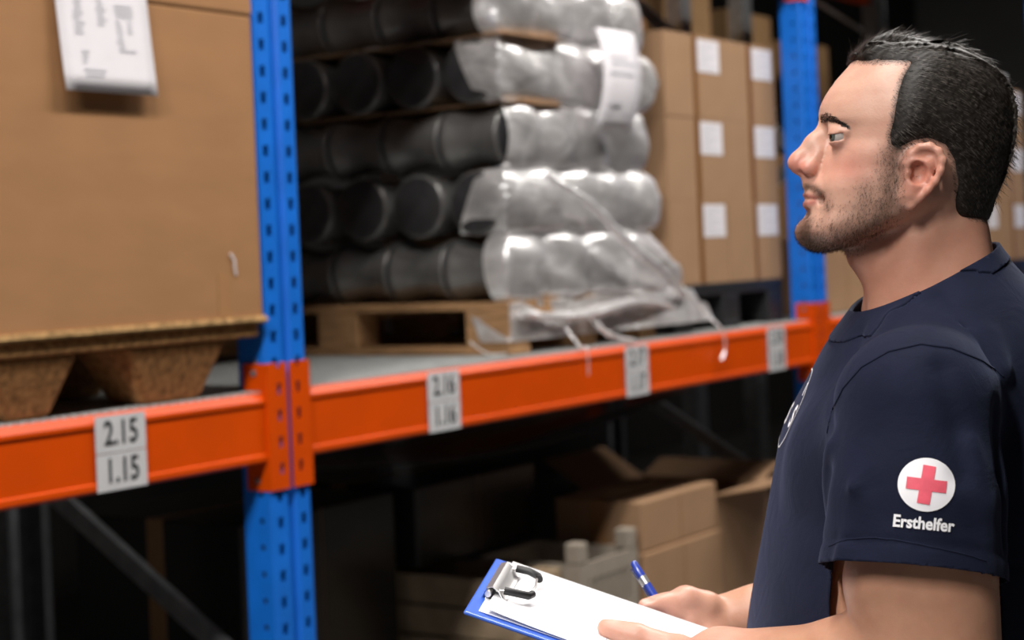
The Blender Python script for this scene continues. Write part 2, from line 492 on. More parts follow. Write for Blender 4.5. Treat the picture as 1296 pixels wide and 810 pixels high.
# shipping note on the carton
t = empty('shipping_note', (-0.566, -0.0205, 1.925), 0)
mb = MB(); nx, nz_ = 8, 10; w_, h_ = 0.235, 0.33
vs = []
for j in range(nz_ + 1):
    for i in range(nx + 1):
        u = i / nx; v = j / nz_
        vs.append(((u - .5) * w_ - 0.02 * v, -0.012 * (1 - v) ** 2 - .001, v * h_))
mb.add(vs, [(j * 9 + i, j * 9 + i + 1, (j + 1) * 9 + i + 1, (j + 1) * 9 + i) for j in range(nz_) for i in range(nx)])
o = mb.build('page', M['paper'], t, smooth=True)
sd = o.modifiers.new('thick', 'SOLIDIFY'); sd.thickness = 0.002; sd.offset = -1
def note_pt(u, z): # u 0..1
    v = z / h_
    return ((u - .5) * w_ - 0.02 * v, -0.012 * (1 - v) ** 2 - .0024, z)
mb = MB()
def note_rect(mb, u0, u1, z0, z1):
    mb.add([note_pt(u0, z0), note_pt(u1, z0), note_pt(u1, z1), note_pt(u0, z1)], [(0, 1, 2, 3)])
note_rect(mb, .36, .68, .205, .245)
mb.build('black_bar', M['ink'], t)
mb = MB()
rr = random.Random(3)
for (u0, u1, z0, z1) in ((.15, .28, .11, .19), (.40, .52, .13, .18), (.60, .86, .150, .178), (.60, .70, .09, .14), (.72, .84, .12, .14), (.60, .82, .082, .090), (.18, .30, .055, .078), (.2, .45, .030, .046), (.46, .54, .064, .072)):
    z = z0
    while z < z1:
        mb_u = u0 + rr.random() * .03
        note_rect(mb, mb_u, u1 - rr.random() * .05, z, z + .0035)
        z += .0095
mb.build('print', M['grey_ink'], t)['kind'] = 'stuff'
tag(t, 'white printed shipping note with black bar stuck on the big carton', 'document')

# ------------------------------------------------------------------ film-wrapped pallet of rolls
QX, QY, QZ = 0.955, 0.10, Z1 + .005
def wood_pallet(x, y, label, m, lx=0.8, ly=1.2, z=None):
    t = empty('wooden_pallet', (x, y, QZ if z is None else z))
    for k in range(3):
        xx = (0, lx / 2 - .05, lx - .1)[k]
        MB().box(xx, xx + .1, 0, ly, 0, .022).build('bottom_board', m, t, bevel=.002)
        for j in range(3):
            yy = (0, ly / 2 - .0725, ly - .145)[j]
            MB().box(xx, xx + .1, yy, yy + .145, .022, .100).build('block', m, t, bevel=.003)
    for j in range(3):
        yy = (0, ly / 2 - .0725, ly - .145)[j]
        MB().box(0, lx, yy, yy + .145, .100, .122).build('stringer_board', m, t, bevel=.002)
    for k in range(5):
        ww = (.145, .1, .145, .1, .145)[k]; xx = (0, .18, .3275, .52, lx - .145)[k]
        MB().box(xx, xx + ww, 0, ly, .122, .144).build('deck_board', m, t, bevel=.002)
    tag(t, label, 'pallet')
    return t
wood_pallet(QX, QY, 'raw wooden pallet under the film-wrapped rolls', M['wood'])
RD = 0.178; LP = 0.1815; zb = QZ + .1445
def roll_mesh(L, waist):
    # tightly wound film pulls the wrapping in at the waist
    r = RD / 2
    pr = [(0, r * .94), (.003, r * .99)]
    for k in range(13):
        q = k / 12
        pr.append((.006 + (L - .012) * q, r - waist * (1 - (2 * q - 1) ** 2)))
    pr += [(L - .003, r * .99), (L, r * .94)]
    mb = MB().lathe(pr, (0, 0, 0), (1, 0, 0), n=32)
    me = mb.mesh('wrap', M['roll'], smooth=True)
    me2 = MB().lathe([(-.0022, r * .90), (-.0012, r * .92), (.004, r * .92)], (0, 0, 0), (1, 0, 0), n=32)
    me2.lathe([(-.0042, .022), (-.0032, .028), (.001, .028)], (0, 0, 0), (1, 0, 0), n=20)
    me2 = me2.mesh('end_disc', M['roll_end'], smooth=True)
    return me, me2
RM = {.39: roll_mesh(.388, .002), .196: roll_mesh(.189, .017)}
LAYER = ['bottom', 'second', 'third', 'fourth', 'fifth']
ORD = ['nearest the front', 'second from the front', 'third from the front', 'fourth from the front', 'fifth from the front', 'sixth from the front']
def roll(L, loc, rz, label, tilt=0):
    t = empty('wrapped_roll', loc, rz)
    t.rotation_euler = (tilt, 0, rz)
    for nm, me, ex in (('wrap', RM[L][0], 0), ('end_disc', RM[L][1], 0), ('end_disc', RM[L][1], 1)):
        o = bpy.data.objects.new(nm, me); COL.objects.link(o); o.parent = t
        if ex: o.location = (.388 if L > .3 else .189, 0, 0); o.rotation_euler = (0, 0, math.pi)
    tag(t, label, 'roll', 'rolls on the film-wrapped pallet')
for k in range(5):
    zc = zb + RD / 2 + k * LP
    if k % 2 == 0:
        for j in range(5):
            roll(.196, (QX + .092, QY + .02 + j * .2 + .002, zc), math.pi / 2, 'dark glossy roll lying sideways in the %s layer, %s' % (LAYER[k], ORD[j]))
        for i in range(1, 4):
            roll(.196, (QX + .092 + i * .2, QY + .02, zc), math.pi / 2, 'roll end-on under clear film in the %s layer, %s along from the pallet corner' % (LAYER[k], ['', 'second', 'third', 'fourth'][i]))
    else:
        for j in range(5):
            roll(.39, (QX + .004, QY + .095 + j * .2, zc), 0, 'dark roll with round end showing in the %s layer, %s' % (LAYER[k], ORD[j]))
        roll(.39, (QX + .404, QY + .095, zc), 0, 'roll lying along the front of the %s layer, its far end towards the labelled cartons' % LAYER[k])
# interlayer sheet of cardboard peeking out
for k in (2, 3):
    zc = zb + k * LP + RD + .0005
    o = MB().box(QX + .03 * (3 - k), QX + .32, QY - .025 + .02 * (3 - k), QY + .75, zc, zc + .0018).build('interlayer_sheet', M['card2'])
    tag(o, 'thin tan cardboard sheet between the %s and %s layers of rolls' % (LAYER[k], LAYER[k + 1]), 'cardboard sheet', 'interlayer sheets')

# stretch film wound round the front of the load, loose at the foot
def film():
    ns, nz = 150, 150
    z0, z1 = QZ + .035, zb + 5 * LP + .02
    vs = []; fs = []
    rs = np.random.default_rng(5)
    ph = rs.uniform(0, 6.28, 24); fr = rs.uniform(8, 45, (24, 2)); am = rs.uniform(.2, 1, 24) / np.hypot(fr[:, 0], fr[:, 1])
    for j in range(nz + 1):
        z = z0 + (z1 - z0) * j / nz
        lay = (z - zb) / LP
        ph_l = lay - math.floor(lay)
        bul = math.sqrt(max(0, 1 - (2 * ph_l - 1) ** 2)) if lay > 0 else 0.35
        k = int(math.floor(lay))
        # path: a short return on the left face, then the whole front, then the right side
        left = 0.07 + 0.05 * math.sin(z * 9) + (0.05 if k % 2 else -0.045)
        tot = left + .80 + .55
        for i in range(ns + 1):
            s = i / ns * tot
            off = 0.008 - 0.05 * (1 - bul) * (0.75 if k % 2 else 0.70)
            if k % 2 == 0 and lay > 0:
                xx = s - left
                q = ((xx - .0) / .2) % 1.0
                off -= 0.012 * (1 - math.sqrt(max(0, 1 - (2 * q - 1) ** 2))) 
            nse = 0.0
            for a_ in range(24):
                nse += am[a_] * math.sin(fr[a_, 0] * s + fr[a_, 1] * z + ph[a_])
            off += 0.055 * nse
            # loose skirt at the foot, blown outwards towards the right end
            fl = max(0.0, 1 - (z - z0) / .34)
            sx = min(max((s - left) / .8, 0), 1.2)
            off += fl ** 1.5 * (0.02 + 0.05 * sx ** 2)
            off = max(off, -0.045)
            ex = fl ** 1.3 * 0.26 * min(sx, 1.0) ** 3 * (1 - min(max((s - left - .8) / .12, 0), 1))
            if s < left:
                x, y = QX - off, QY + (left - s)
            elif s < left + .80:
                x, y = QX + (s - left) + ex + (.055 * bul if k % 2 else .0) * min(max((s - left - .55) / .25, 0), 1), QY - off
                edge = min(1, (s - left) / .05)
                x -= off * (1 - edge); 
            else:
                x, y = QX + .80 + off + ex + (.055 * bul if k % 2 else .0), QY + (s - left - .80)
                edge = min(1, (s - left - .8) / .05)
                y -= off * (1 - edge)
            vs.append((x, y - .004, z))
    for j in range(nz):
        for i in range(ns):
            a = j * (ns + 1) + i
            fs.append((a, a + 1, a + ns + 2, a + ns + 1))
    t = empty('stretch_film', (0, 0, 0))
    mb = MB(); mb.add(vs, fs)
    o = mb.build('film_sheet', M['film'], t, smooth=True)
    o.data.polygons.foreach_set('use_smooth', np.ones(len(o.data.polygons), dtype=bool))
    # diagonal rope of bunched film and loose tails
    mbs = [([(QX + .17, QY - .03, 1.80), (QX + .33, QY - .065, 1.72), (QX + .52, QY - .08, 1.60), (QX + .70, QY - .075, 1.52), (QX + .92, QY - .04, 1.43)], [.008, .014, .016, .014, .010]),
           ([(QX + .03, QY - .02, 1.42), (QX + .3, QY - .035, 1.40), (QX + .6, QY - .045, 1.425), (QX + .86, QY - .03, 1.40)], [.012, .016, .014, .010]),
           ([(QX + .95, QY - .02, 1.46), (QX + 1.0, QY - .06, 1.38), (QX + 1.02, QY - .115, 1.318), (QX + 1.03, QY - .118, 1.26), (QX + 1.0, QY - .119, 1.225)], [.004, .004, .003, .004, .006]),
           ([(QX + .38, QY - .03, 1.39), (QX + .41, QY - .06, 1.345), (QX + .46, QY - .085, 1.325), (QX + .5, QY - .10, 1.318)], [.006, .008, .007, .004]),
           ([(QX - .2, QY - .01, 1.36), (QX - .15, QY - .03, 1.325), (QX - .05, QY - .02, 1.318)], [.002, .003, .002]),
           ([(QX + .22, QY - .04, 1.37), (QX + .21, QY - .09, 1.32), (QX + .21, QY - .113, 1.312), (QX + .21, QY - .115, 1.24)], [.003, .003, .002, .002])]
    for pts, rd in mbs:
        P = [Vector(p) for p in pts]; out = []; ro = []
        n = 28
        for k in range(n + 1):
            q = k / n * (len(P) - 1); i = min(int(q), len(P) - 2); f = q - i
            p0 = P[max(i - 1, 0)]; p1 = P[i]; p2 = P[i + 1]; p3 = P[min(i + 2, len(P) - 1)]
            out.append(0.5 * ((2 * p1) + (p2 - p0) * f + (2 * p0 - 5 * p1 + 4 * p2 - p3) * f * f + (3 * p1 - p0 - 3 * p2 + p3) * f ** 3))
            ro.append((rd[i] * (1 - f) + rd[i + 1] * f) * (.75 + .5 * random.random()))
        MB().tube(out, ro, n=7).build('film_tail', M['film_bunch'], t, smooth=True)
    tag(t, 'crumpled clear stretch film wrapped round the pallet of rolls', 'stretch film')
film()
# delivery note under film
t = empty('delivery_note', (QX + .50, QY - .085, 1.925))
mb = MB(); vs = []
for j in range(9):
    for i in range(5):
        u = i / 4; v = j / 8
        vs.append(((u - .5) * .215 + .03 * v, .018 * (v - .55) ** 2 * 4 - .015 * math.sin(v * 3.1) - .005 * math.sin(u * 3.14) + .012, v * .30))
mb.add(vs, [(j * 5 + i, j * 5 + i + 1, (j + 1) * 5 + i + 1, (j + 1) * 5 + i) for j in range(8) for i in range(4)])
o = mb.build('page', M['paper'], t, smooth=True)
o.modifiers.new('thick', 'SOLIDIFY').thickness = .0016
bv = BVHTree.FromPolygons([Vector(v) for v in vs], mb.f)
mb = MB()
for (u0, u1, z0, z1) in ((.2, .8, .195, .203), (.15, .75, .165, .175), (.2, .5, .075, .084), (.1, .85, .05, .053), (.15, .6, .215, .219)):
    pts = []
    for u, z in ((u0, z0), (u1, z0), (u1, z1), (u0, z1)):
        x = (u - .5) * .215 + .03 * z / .3
        h = bv.ray_cast(Vector((x, -1, z)), Vector((0, 1, 0)))[0]
        pts.append((x, (h.y if h else -.02) - .003, z))
    mb.add(pts, [(0, 1, 2, 3)])
mb.build('print', M['grey_ink'], t)['kind'] = 'stuff'
tag(t, 'white delivery note caught on the film-wrapped rolls', 'document')

# ------------------------------------------------------------------ labelled cartons on black plastic pallets
def plastic_pallet(x, y, label, z=QZ):
    t = empty('plastic_pallet', (x, y, z))
    for k in range(3):
        xx = (0, .34, .68)[k]
        MB().box(xx, xx + .12, 0, .8, 0, .02).build('runner', M['plastic_black'], t, bevel=.003)
        for yy in (0, .33, .66):
            MB().box(xx, xx + .12, yy, yy + .14, .02, .11).build('foot', M['plastic_black'], t, bevel=.006)
    MB().box(0, .8, 0, .8, .11, .150).build('deck', M['plastic_black'], t, bevel=.005)
    tag(t, label, 'pallet', 'black plastic pallets')
CW, CH, CD = .194, .2690, .38
car_body = MB().box(0, CW, 0, CD, 0, CH).mesh('body', M['card2'])
car_tape = MB().box(-.0008, .018, -.0008, .05, 0.002, CH - .002).mesh('edge_tape', M['tape_dark'])
car_seam = MB().box(0.001, CW - .001, CD * .5 - .03, CD * .5 + .03, CH, CH + .0005).mesh('tape', M['tape'])
car_lab = MB().box(.022, CW - .02, -.0012, -.0001, CH * .56, CH - .012).mesh('paper_label', M['paper'])
lpm = MB()
for k in range(7):
    zz = CH - .03 - k * .0125
    lpm.box(.035, CW - .05 - .03 * ((k * 7) % 3), -.0016, -.0013, zz, zz + .003)
car_print = lpm.mesh('print', M['grey_ink'])
def carton(x, y, z, labelled, label, group, tape=True):
    t = empty('carton', (x, y, z))
    parts = [('body', car_body), ('tape', car_seam)]
    if tape and labelled: parts.append(('edge_tape', car_tape))
    for nm, me in parts:
        o = bpy.data.objects.new(nm, me); COL.objects.link(o); o.parent = t
    if labelled:
        o = bpy.data.objects.new('paper_label', car_lab); COL.objects.link(o); o.parent = t
        o2 = bpy.data.objects.new('print', car_print); COL.objects.link(o2); o2.parent = o
    tag(t, label, 'carton', group)
ROW = ['bottom row', 'middle row', 'top row']
POS = ['leftmost', 'second from left', 'third from left', 'rightmost']
def carton_stack(x, y, where, group, depth2):
    plastic_pallet(x - .005, y, 'black plastic pallet under %s' % where)
    for r in range(3):
        for c in range(4):
            lb = c % 2 == 1
            carton(x + c * .2 + random.uniform(0, .002), y + (.002 if lb else .005) + random.uniform(-.002, .002), QZ + .1505 + r * .2696, lb,
                   '%s carton, %s of %s, %s' % (POS[c], ROW[r], where, 'white paper label' if lb else 'plain face'), group)
        if depth2:
            carton(x + .001, y + .404, QZ + .1505 + r * .2696, False, 'rear carton, %s of %s, behind the leftmost' % (ROW[r], where), group)
carton_stack(1.885, .10, 'stack beside the wrapped rolls', 'labelled cartons beside the wrapped rolls', True)
carton_stack(4.66, .10, 'stack behind the man\'s head', 'labelled cartons behind the man\'s head', False)
# brown box lying on that far stack, its pale end towards the aisle
o = MB().box(4.95, 5.3, .12, .4, QZ + .1505 + 3 * .2696, QZ + .1505 + 3 * .2696 + .07).build('flat_carton', M['paper'])
tag(o, 'flat whitish box on top of the cartons behind the man\'s head', 'carton')

def plain_carton(x0, x1, y0, y1, z0, z1, label, m='card3', group=None):
    t = empty('plain_carton', (x0, y0, z0))
    a, b, c = x1 - x0, y1 - y0, z1 - z0
    MB().box(0, a, 0, b, 0, c).build('body', M[m], t, bevel=.005)
    MB().box(-.0006, a + .0006, b * .5 - .03, b * .5 + .03, -.0004, c + .0008).build('tape', M['tape'], t)
    MB().box(a * .5 - .001, a * .5 + .001, -.0008, .0, 0, c).build('flap_seam', M['tape_dark'], t)
    tag(t, label, 'carton', group)
# bay behind the man's chin and upright
plain_carton(2.98, 3.62, .12, .72, Z1 + .005, 1.60, 'plain brown carton behind the right upright, below the man\'s chin', 'card2')
plain_carton(3.75, 4.5, .25, .8, Z1 + .005, 1.95, 'brown carton hidden mostly behind the man\'s face')

# ------------------------------------------------------------------ rear rack row: grey posts and dim goods
for i, (x, y, lab) in enumerate(((4.33, 1.337, 'grey rear-row post above the labelled cartons, left one'), (4.98, 1.337, 'grey rear-row post above the labelled cartons, right one'),
                               (2.0, 1.337, 'grey rear-row post behind the wrapped rolls'), (-1.0, 1.337, 'grey rear-row post behind the big carton'))):
    t = empty('rear_post', (x, y, 0))
    MB().box(0, .10, 0, .004, 0, 4.3).box(0, .004, .004, .08, 0, 4.3).box(.096, .10, .004, .08, 0, 4.3).build('channel', M['galv'], t)
    MB().box(-.02, .12, -.02, .1, 0, .008).build('foot_plate', M['galv_dark'], t)
    tag(t, lab, 'rack post', 'rear rack posts')
for i, (x0, x1, z, lab) in enumerate(((-2.6, 1.6, 1.30, 'behind the big carton'), (1.66, 6.5, 1.30, 'behind the labelled cartons'), (1.66, 6.5, 2.30, 'high up behind the labelled cartons'))):
    t = empty('rear_shelf', (x0, 1.45, z))
    MB().box(0, x1 - x0, 0, 1.0, -.03, 0).build('shelf_panel', M['chip'], t)
    MB().box(0, x1 - x0, -.03, 0, -.12, 0).build('shelf_beam', M['galv_dark'], t)
    tag(t, 'dim rear-row shelf %s' % lab, 'shelf', 'rear rack shelves')
rear = [(3.70, 4.28, 2.30, 2.95, 'card'), (4.45, 4.95, 2.30, 2.85, 'card3'), (5.12, 5.65, 2.30, 2.80, 'card3'), (5.3, 5.8, 1.30, 1.85, 'card3'), (3.2, 3.6, 1.3, 1.9, 'card3'), (5.85, 6.4, 2.30, 2.7, 'card3'), (5.9, 6.4, 1.3, 1.8, 'card'), (-1.9, -1.0, 1.3, 2.0, 'card3'), (.1, .8, 1.3, 2.0, 'card3')]
wh = ['top left above the labelled cartons', 'between the two grey rear posts', 'left of the blue upright behind the man\'s face', 'lower, behind the upright at the man\'s nose', 'behind the labelled cartons', 'upper shelf behind the man\'s hair', 'lower shelf behind the man\'s head', 'behind the big carton', 'behind the wrapped rolls']
for (x0, x1, z0, z1, m_), l_ in zip(rear, wh):
    plain_carton(x0, x1, 1.5, 2.1, z0 + .001, z1, 'dim brown carton on the rear rack, %s' % l_, m_, 'cartons on the rear rack')
# steel cross brace in the rear plane, its glint painted as a near-white colour
t = empty('cross_brace', (0, 0, 0))
MB().bar((4.6, 1.04, 2.897), (7.2, 1.04, 2.451), .022, .010).build('tie_rod', M['rod_glint'], t)
MB().cyl((6.4, 1.05, 2.588), (6.4, 1.03, 2.588), .03, n=12).build('hub_plate', M['galv'], t)
tag(t, 'thin bright steel tie rod running down behind the man\'s hair', 'brace')

# ------------------------------------------------------------------ ground level under the beams
def plank_crate(x0, x1, y0, y1, z0, n, ph, label, m='wood_old', group=None):
    t = empty('plank_crate', (x0, y0, z0))
    a, b = x1 - x0, y1 - y0
    for k in range(n):
        z = k * ph
        MB().box(0, a, 0, .02, z, z + ph - .008).build('plank', M[m], t, bevel=.002)
        MB().box(0, .02, .021, b, z, z + ph - .008).build('plank', M[m], t, bevel=.002)
        MB().box(a - .02, a, .021, b, z, z + ph - .008).build('plank', M[m], t, bevel=.002)
    for xx in (.03, a - .10):
        MB().box(xx, xx + .07, .021, .05, 0, n * ph).build('corner_post', M[m], t)
    MB().box(.02, a - .02, .02, b, 0, .02).build('base', M[m], t)
    tag(t, label, 'crate', group)
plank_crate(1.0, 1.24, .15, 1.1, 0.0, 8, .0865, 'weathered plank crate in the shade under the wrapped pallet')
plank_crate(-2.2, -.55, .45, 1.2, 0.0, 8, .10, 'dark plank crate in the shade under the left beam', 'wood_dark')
plain_carton(.30, .93, .5, 1.1, .0, .93, 'tall carton coloured black for shelf shade, standing on the floor behind the blue upright', 'film_black_shade')  # this and the next carton: under-shelf shade put into the colour
plain_carton(1.005, 1.62, .48, 1.05, .70, .93, 'carton coloured black for the shade, lying on the plank crate', 'film_black_shade')
# black shrink film sagging over the goods
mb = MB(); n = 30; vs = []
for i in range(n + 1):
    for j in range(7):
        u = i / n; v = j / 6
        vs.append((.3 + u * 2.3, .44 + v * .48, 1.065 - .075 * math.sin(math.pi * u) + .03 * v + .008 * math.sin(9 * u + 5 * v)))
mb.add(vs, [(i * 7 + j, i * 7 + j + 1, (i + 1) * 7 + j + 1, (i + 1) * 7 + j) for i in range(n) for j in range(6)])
o = mb.build('film_cover', M['film_black_shade'], smooth=True); o.modifiers.new('thick', 'SOLIDIFY').thickness = .004
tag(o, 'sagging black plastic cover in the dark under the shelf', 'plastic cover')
# open carton with flaps
t = empty('open_carton', (2.14, .12, 0.0))
a, b, c = .40, .5, .765
for nm, bx in (('side', (0, a, 0, .006, 0, c)), ('side', (0, a, b - .006, b, 0, c)), ('side', (0, .006, .0061, b - .0061, 0, c)), ('side', (a - .006, a, .0061, b - .0061, 0, c)), ('base', (.0061, a - .0061, .0061, b - .0061, 0, .006))):
    MB().box(*bx).build(nm, M['card2'], t)
for (p0, p1, dx, dy, dz) in (((0.0, 0, c), (a, 0, c), .04, -.15, .025), ((a, .02, c), (a, b, c), .14, 0, .05), ((0, b, c), (a, b, c), 0, .16, .1)):
    p0 = Vector(p0); p1 = Vector(p1); d = Vector((dx, dy, dz))
    mb = MB(); mb.add([p0, p1, p1 + d, p0 + d], [(0, 1, 2, 3)])
    o = mb.build('flap', M['card2'], t); o.modifiers.new('thick', 'SOLIDIFY').thickness = .006
tag(t, 'open cardboard box with raised flap beside the man\'s chest', 'carton')
plain_carton(1.64, 2.13, .11, .42, 0.662, .815, 'small brown carton stacked left of the open box', 'card2')
plain_carton(1.63, 2.135, .10, .46, 0.0, .660, 'brown carton standing on the floor under the small one', 'card2')
# pale plastic crate with vent slots
t = empty('plastic_crate', (1.26, .10, 0.49))
a, b, c = .33, .36, .20
MB().box(0, a, 0, b, 0, .01).build('base', M['crate'], t)
for y in (0, b - .012):
    MB().box(0, a, y, y + .012, c - .05, c).box(0, a, y, y + .012, .01, .05).box(0, .05, y, y + .012, .05, c - .05).box(a - .05, a, y, y + .012, .05, c - .05).build('rim_wall', M['crate'], t)
    for k in range(6):
        x = .06 + k * .037
        MB().box(x, x + .02, y + .001, y + .011, .05, c - .05).build('slat', M['crate'], t)
for x in (0, a - .012):
    MB().box(x, x + .012, .0121, b - .0121, .01, c).build('side_wall', M['crate'], t)
for x in (0, a - .05):
    MB().box(x, x + .05, 0, .05, c, c + .06).build('stacking_post', M['crate'], t, bevel=.006)
tag(t, 'pale plastic crate with vent slots behind the clipboard', 'crate')
plain_carton(1.26, 1.60, .10, .46, 0, .489, 'low carton under the pale plastic crate')

# ================================================================== the man with the clipboard
# his local frame: u = towards his back, v = away from the aisle, z = up
MU, MD = 0.42, 1.81
BASE = CAM + FWD * MD + RGT * MU; BASE.z = 0.0
MAN = Matrix(((RGT.x, FWD.x, 0, BASE.x), (RGT.y, FWD.y, 0, BASE.y), (0, 0, 1, 0), (0, 0, 0, 1)))
_c, _s = math.cos(ROLL), math.sin(ROLL)
def P(px, py, v=0.0):
    """sketch position -> body-frame point (u, v, z) at sideways offset v"""
    dx = px - 648.0; dy = 323.0 - py
    la = (dx * _c + dy * _s) / FPX; ve = (-dx * _s + dy * _c) / FPX
    d = MD + v
    return np.array((la * d - MU, v, 1.58 + ve * d))
def Hz(zx, zy, v=0.0):
    """point on the head sketch (enlarged 2.131 times)"""
    return P(960 + zx / 2.131, 20 + zy / 2.131, v)

class Grid:
    def __init__(s, lo, hi, h, half=False):
        s.h = h
        s.ax = [np.arange(lo[i], hi[i] + h, h, dtype=np.float32) for i in range(3)]
        s.sh = tuple(len(a) for a in s.ax)
        s.f = np.full(s.sh, 0.5, np.float32)
    def sub(s, lo, hi):
        sl = []
        for i in range(3):
            a = int(np.searchsorted(s.ax[i], lo[i])); b = int(np.searchsorted(s.ax[i], hi[i]))
            sl.append(slice(max(a - 1, 0), min(b + 1, s.sh[i])))
        sl = tuple(sl)
        if any(x.stop <= x.start for x in sl): return None, None
        X = s.ax[0][sl[0]][:, None, None]; Y = s.ax[1][sl[1]][None, :, None]; Z = s.ax[2][sl[2]][None, None, :]
        return sl, (X, Y, Z)
    def full(s):
        return s.ax[0][:, None, None], s.ax[1][None, :, None], s.ax[2][None, None, :]
    def union(s, sl, d, k):
        a = s.f[sl]
        if k <= 0: s.f[sl] = np.minimum(a, d); return
        h = np.clip(0.5 + 0.5 * (a - d) / k, 0, 1)
        s.f[sl] = a * (1 - h) + d * h - k * h * (1 - h)
    def cut(s, sl, d, k):
        a = s.f[sl]; nd = -d
        h = np.clip(0.5 - 0.5 * (a - nd) / k, 0, 1)
        s.f[sl] = a * (1 - h) + nd * h + k * h * (1 - h)
    def cap(s, p, q, r0, r1=None, k=0.01, sc=(1, 1, 1), op='union', pad=0.03):
        p = np.asarray(p, float); q = np.asarray(q, float); r1 = r0 if r1 is None else r1
        R = max(r0, r1) * max(sc) + k + pad
        sl, c = s.sub(np.minimum(p, q) - R, np.maximum(p, q) + R)
        if sl is None: return
        S = np.asarray(sc, float)
        x = [(c[i] - p[i]) / S[i] for i in range(3)]
        b = (q - p) / S; bb = float(b @ b) + 1e-12
        t = np.clip((x[0] * b[0] + x[1] * b[1] + x[2] * b[2]) / bb, 0, 1)
        d = np.sqrt((x[0] - t * b[0]) ** 2 + (x[1] - t * b[1]) ** 2 + (x[2] - t * b[2]) ** 2) - (r0 + (r1 - r0) * t)
        d = (d * min(sc)).astype(np.float32)
        if op == 'union': s.union(sl, d, k)
        else: s.cut(sl, d, k)
    def chain(s, pts, rs, k=0.01, **kw):
        for i in range(len(pts) - 1):
            s.cap(pts[i], pts[i + 1], rs[i], rs[i + 1], k=k, **kw)
    def ell(s, c0, r, k=0.01, op='union', pad=0.03):
        c0 = np.asarray(c0, float); r = np.asarray(r, float)
        sl, c = s.sub(c0 - r - k - pad, c0 + r + k + pad)
        if sl is None: return
        q = np.sqrt(((c[0] - c0[0]) / r[0]) ** 2 + ((c[1] - c0[1]) / r[1]) ** 2 + ((c[2] - c0[2]) / r[2]) ** 2)
        g = np.sqrt(((c[0] - c0[0]) / r[0] ** 2) ** 2 + ((c[1] - c0[1]) / r[1] ** 2) ** 2 + ((c[2] - c0[2]) / r[2] ** 2) ** 2) + 1e-6
        d = (q * (q - 1) / g).astype(np.float32)
        if op == 'union': s.union(sl, d, k)
        else: s.cut(sl, d, k)
    def nets(s):
        """naive surface nets -> verts (N,3), quads (M,4)"""
        f = s.f; n = f < 0
        sx, sy, sz = s.sh
        c = np.zeros((sx - 1, sy - 1, sz - 1), np.uint8)
        for i in (0, 1):
            for j in (0, 1):
                for k in (0, 1):
                    c += n[i:sx - 1 + i, j:sy - 1 + j, k:sz - 1 + k]
        act = (c > 0) & (c < 8)
        idx = np.argwhere(act)
        vid = np.full(act.shape, -1, np.int32); vid[act] = np.arange(len(idx))
        acc = np.zeros((len(idx), 3)); cnt = np.zeros(len(idx))
        corners = [(i, j, k) for i in (0, 1) for j in (0, 1) for k in (0, 1)]
        vals = {co: f[idx[:, 0] + co[0], idx[:, 1] + co[1], idx[:, 2] + co[2]].astype(np.float64) for co in corners}
        for a in corners:
            for ax_ in range(3):
                if a[ax_] == 1: continue
                b = list(a); b[ax_] = 1; b = tuple(b)
                va, vb = vals[a], vals[b]
                m = (va < 0) != (vb < 0)
                t = np.where(m, va / np.where(m, va - vb, 1), 0)
                pt = np.tile(np.array(a, float), (len(idx), 1)); pt[:, ax_] += t
                acc[m] += pt[m]; cnt[m] += 1
        v = idx + acc / cnt[:, None]
        out = np.empty_like(v)
        for i in range(3): out[:, i] = s.ax[i][0] + v[:, i] * s.h
        quads = []
        e = n[:-1, 1:-1, 1:-1] != n[1:, 1:-1, 1:-1]
        I = np.argwhere(e)
        if len(I):
            i, j, k = I[:, 0], I[:, 1] + 1, I[:, 2] + 1
            q = np.stack([vid[i, j - 1, k - 1], vid[i, j, k - 1], vid[i, j, k], vid[i, j - 1, k]], 1)
            fl = n[i, j, k]; q[~fl] = q[~fl][:, ::-1]; quads.append(q)
        e = n[1:-1, :-1, 1:-1] != n[1:-1, 1:, 1:-1]
        I = np.argwhere(e)
        if len(I):
            i, j, k = I[:, 0] + 1, I[:, 1], I[:, 2] + 1
            q = np.stack([vid[i - 1, j, k - 1], vid[i - 1, j, k], vid[i, j, k], vid[i, j, k - 1]], 1)
            fl = n[i, j, k]; q[~fl] = q[~fl][:, ::-1]; quads.append(q)
        e = n[1:-1, 1:-1, :-1] != n[1:-1, 1:-1, 1:]
        I = np.argwhere(e)
        if len(I):
            i, j, k = I[:, 0] + 1, I[:, 1] + 1, I[:, 2]
            q = np.stack([vid[i - 1, j - 1, k], vid[i, j - 1, k], vid[i, j, k], vid[i - 1, j, k]], 1)
            fl = n[i, j, k]; q[~fl] = q[~fl][:, ::-1]; quads.append(q)
        return out, np.concatenate(quads)

def relax(v, q, it=2, lam=0.5):
    """a little Laplacian smoothing of a quad mesh"""
    for _ in range(it):
        acc = np.zeros_like(v); cnt = np.zeros(len(v))
        for a, b in ((0, 1), (1, 2), (2, 3), (3, 0)):
            np.add.at(acc, q[:, a], v[q[:, b]]); np.add.at(cnt, q[:, a], 1)
            np.add.at(acc, q[:, b], v[q[:, a]]); np.add.at(cnt, q[:, b], 1)
        v = v + lam * (acc / np.maximum(cnt, 1)[:, None] - v)
    return v

def np_mesh(name, v, q, m, smooth=True):
    me = bpy.data.meshes.new(name)
    me.vertices.add(len(v)); me.vertices.foreach_set('co', np.asarray(v, np.float32).ravel())
    me.loops.add(q.size); me.loops.foreach_set('vertex_index', np.asarray(q, np.int32).ravel())
    k = q.shape[1]
    me.polygons.add(len(q)); me.polygons.foreach_set('loop_start', np.arange(0, q.size, k, dtype=np.int32))
    if smooth: me.polygons.foreach_set('use_smooth', np.ones(len(q), bool))
    me.materials.append(m); me.update(calc_edges=True); me.validate()
    return me

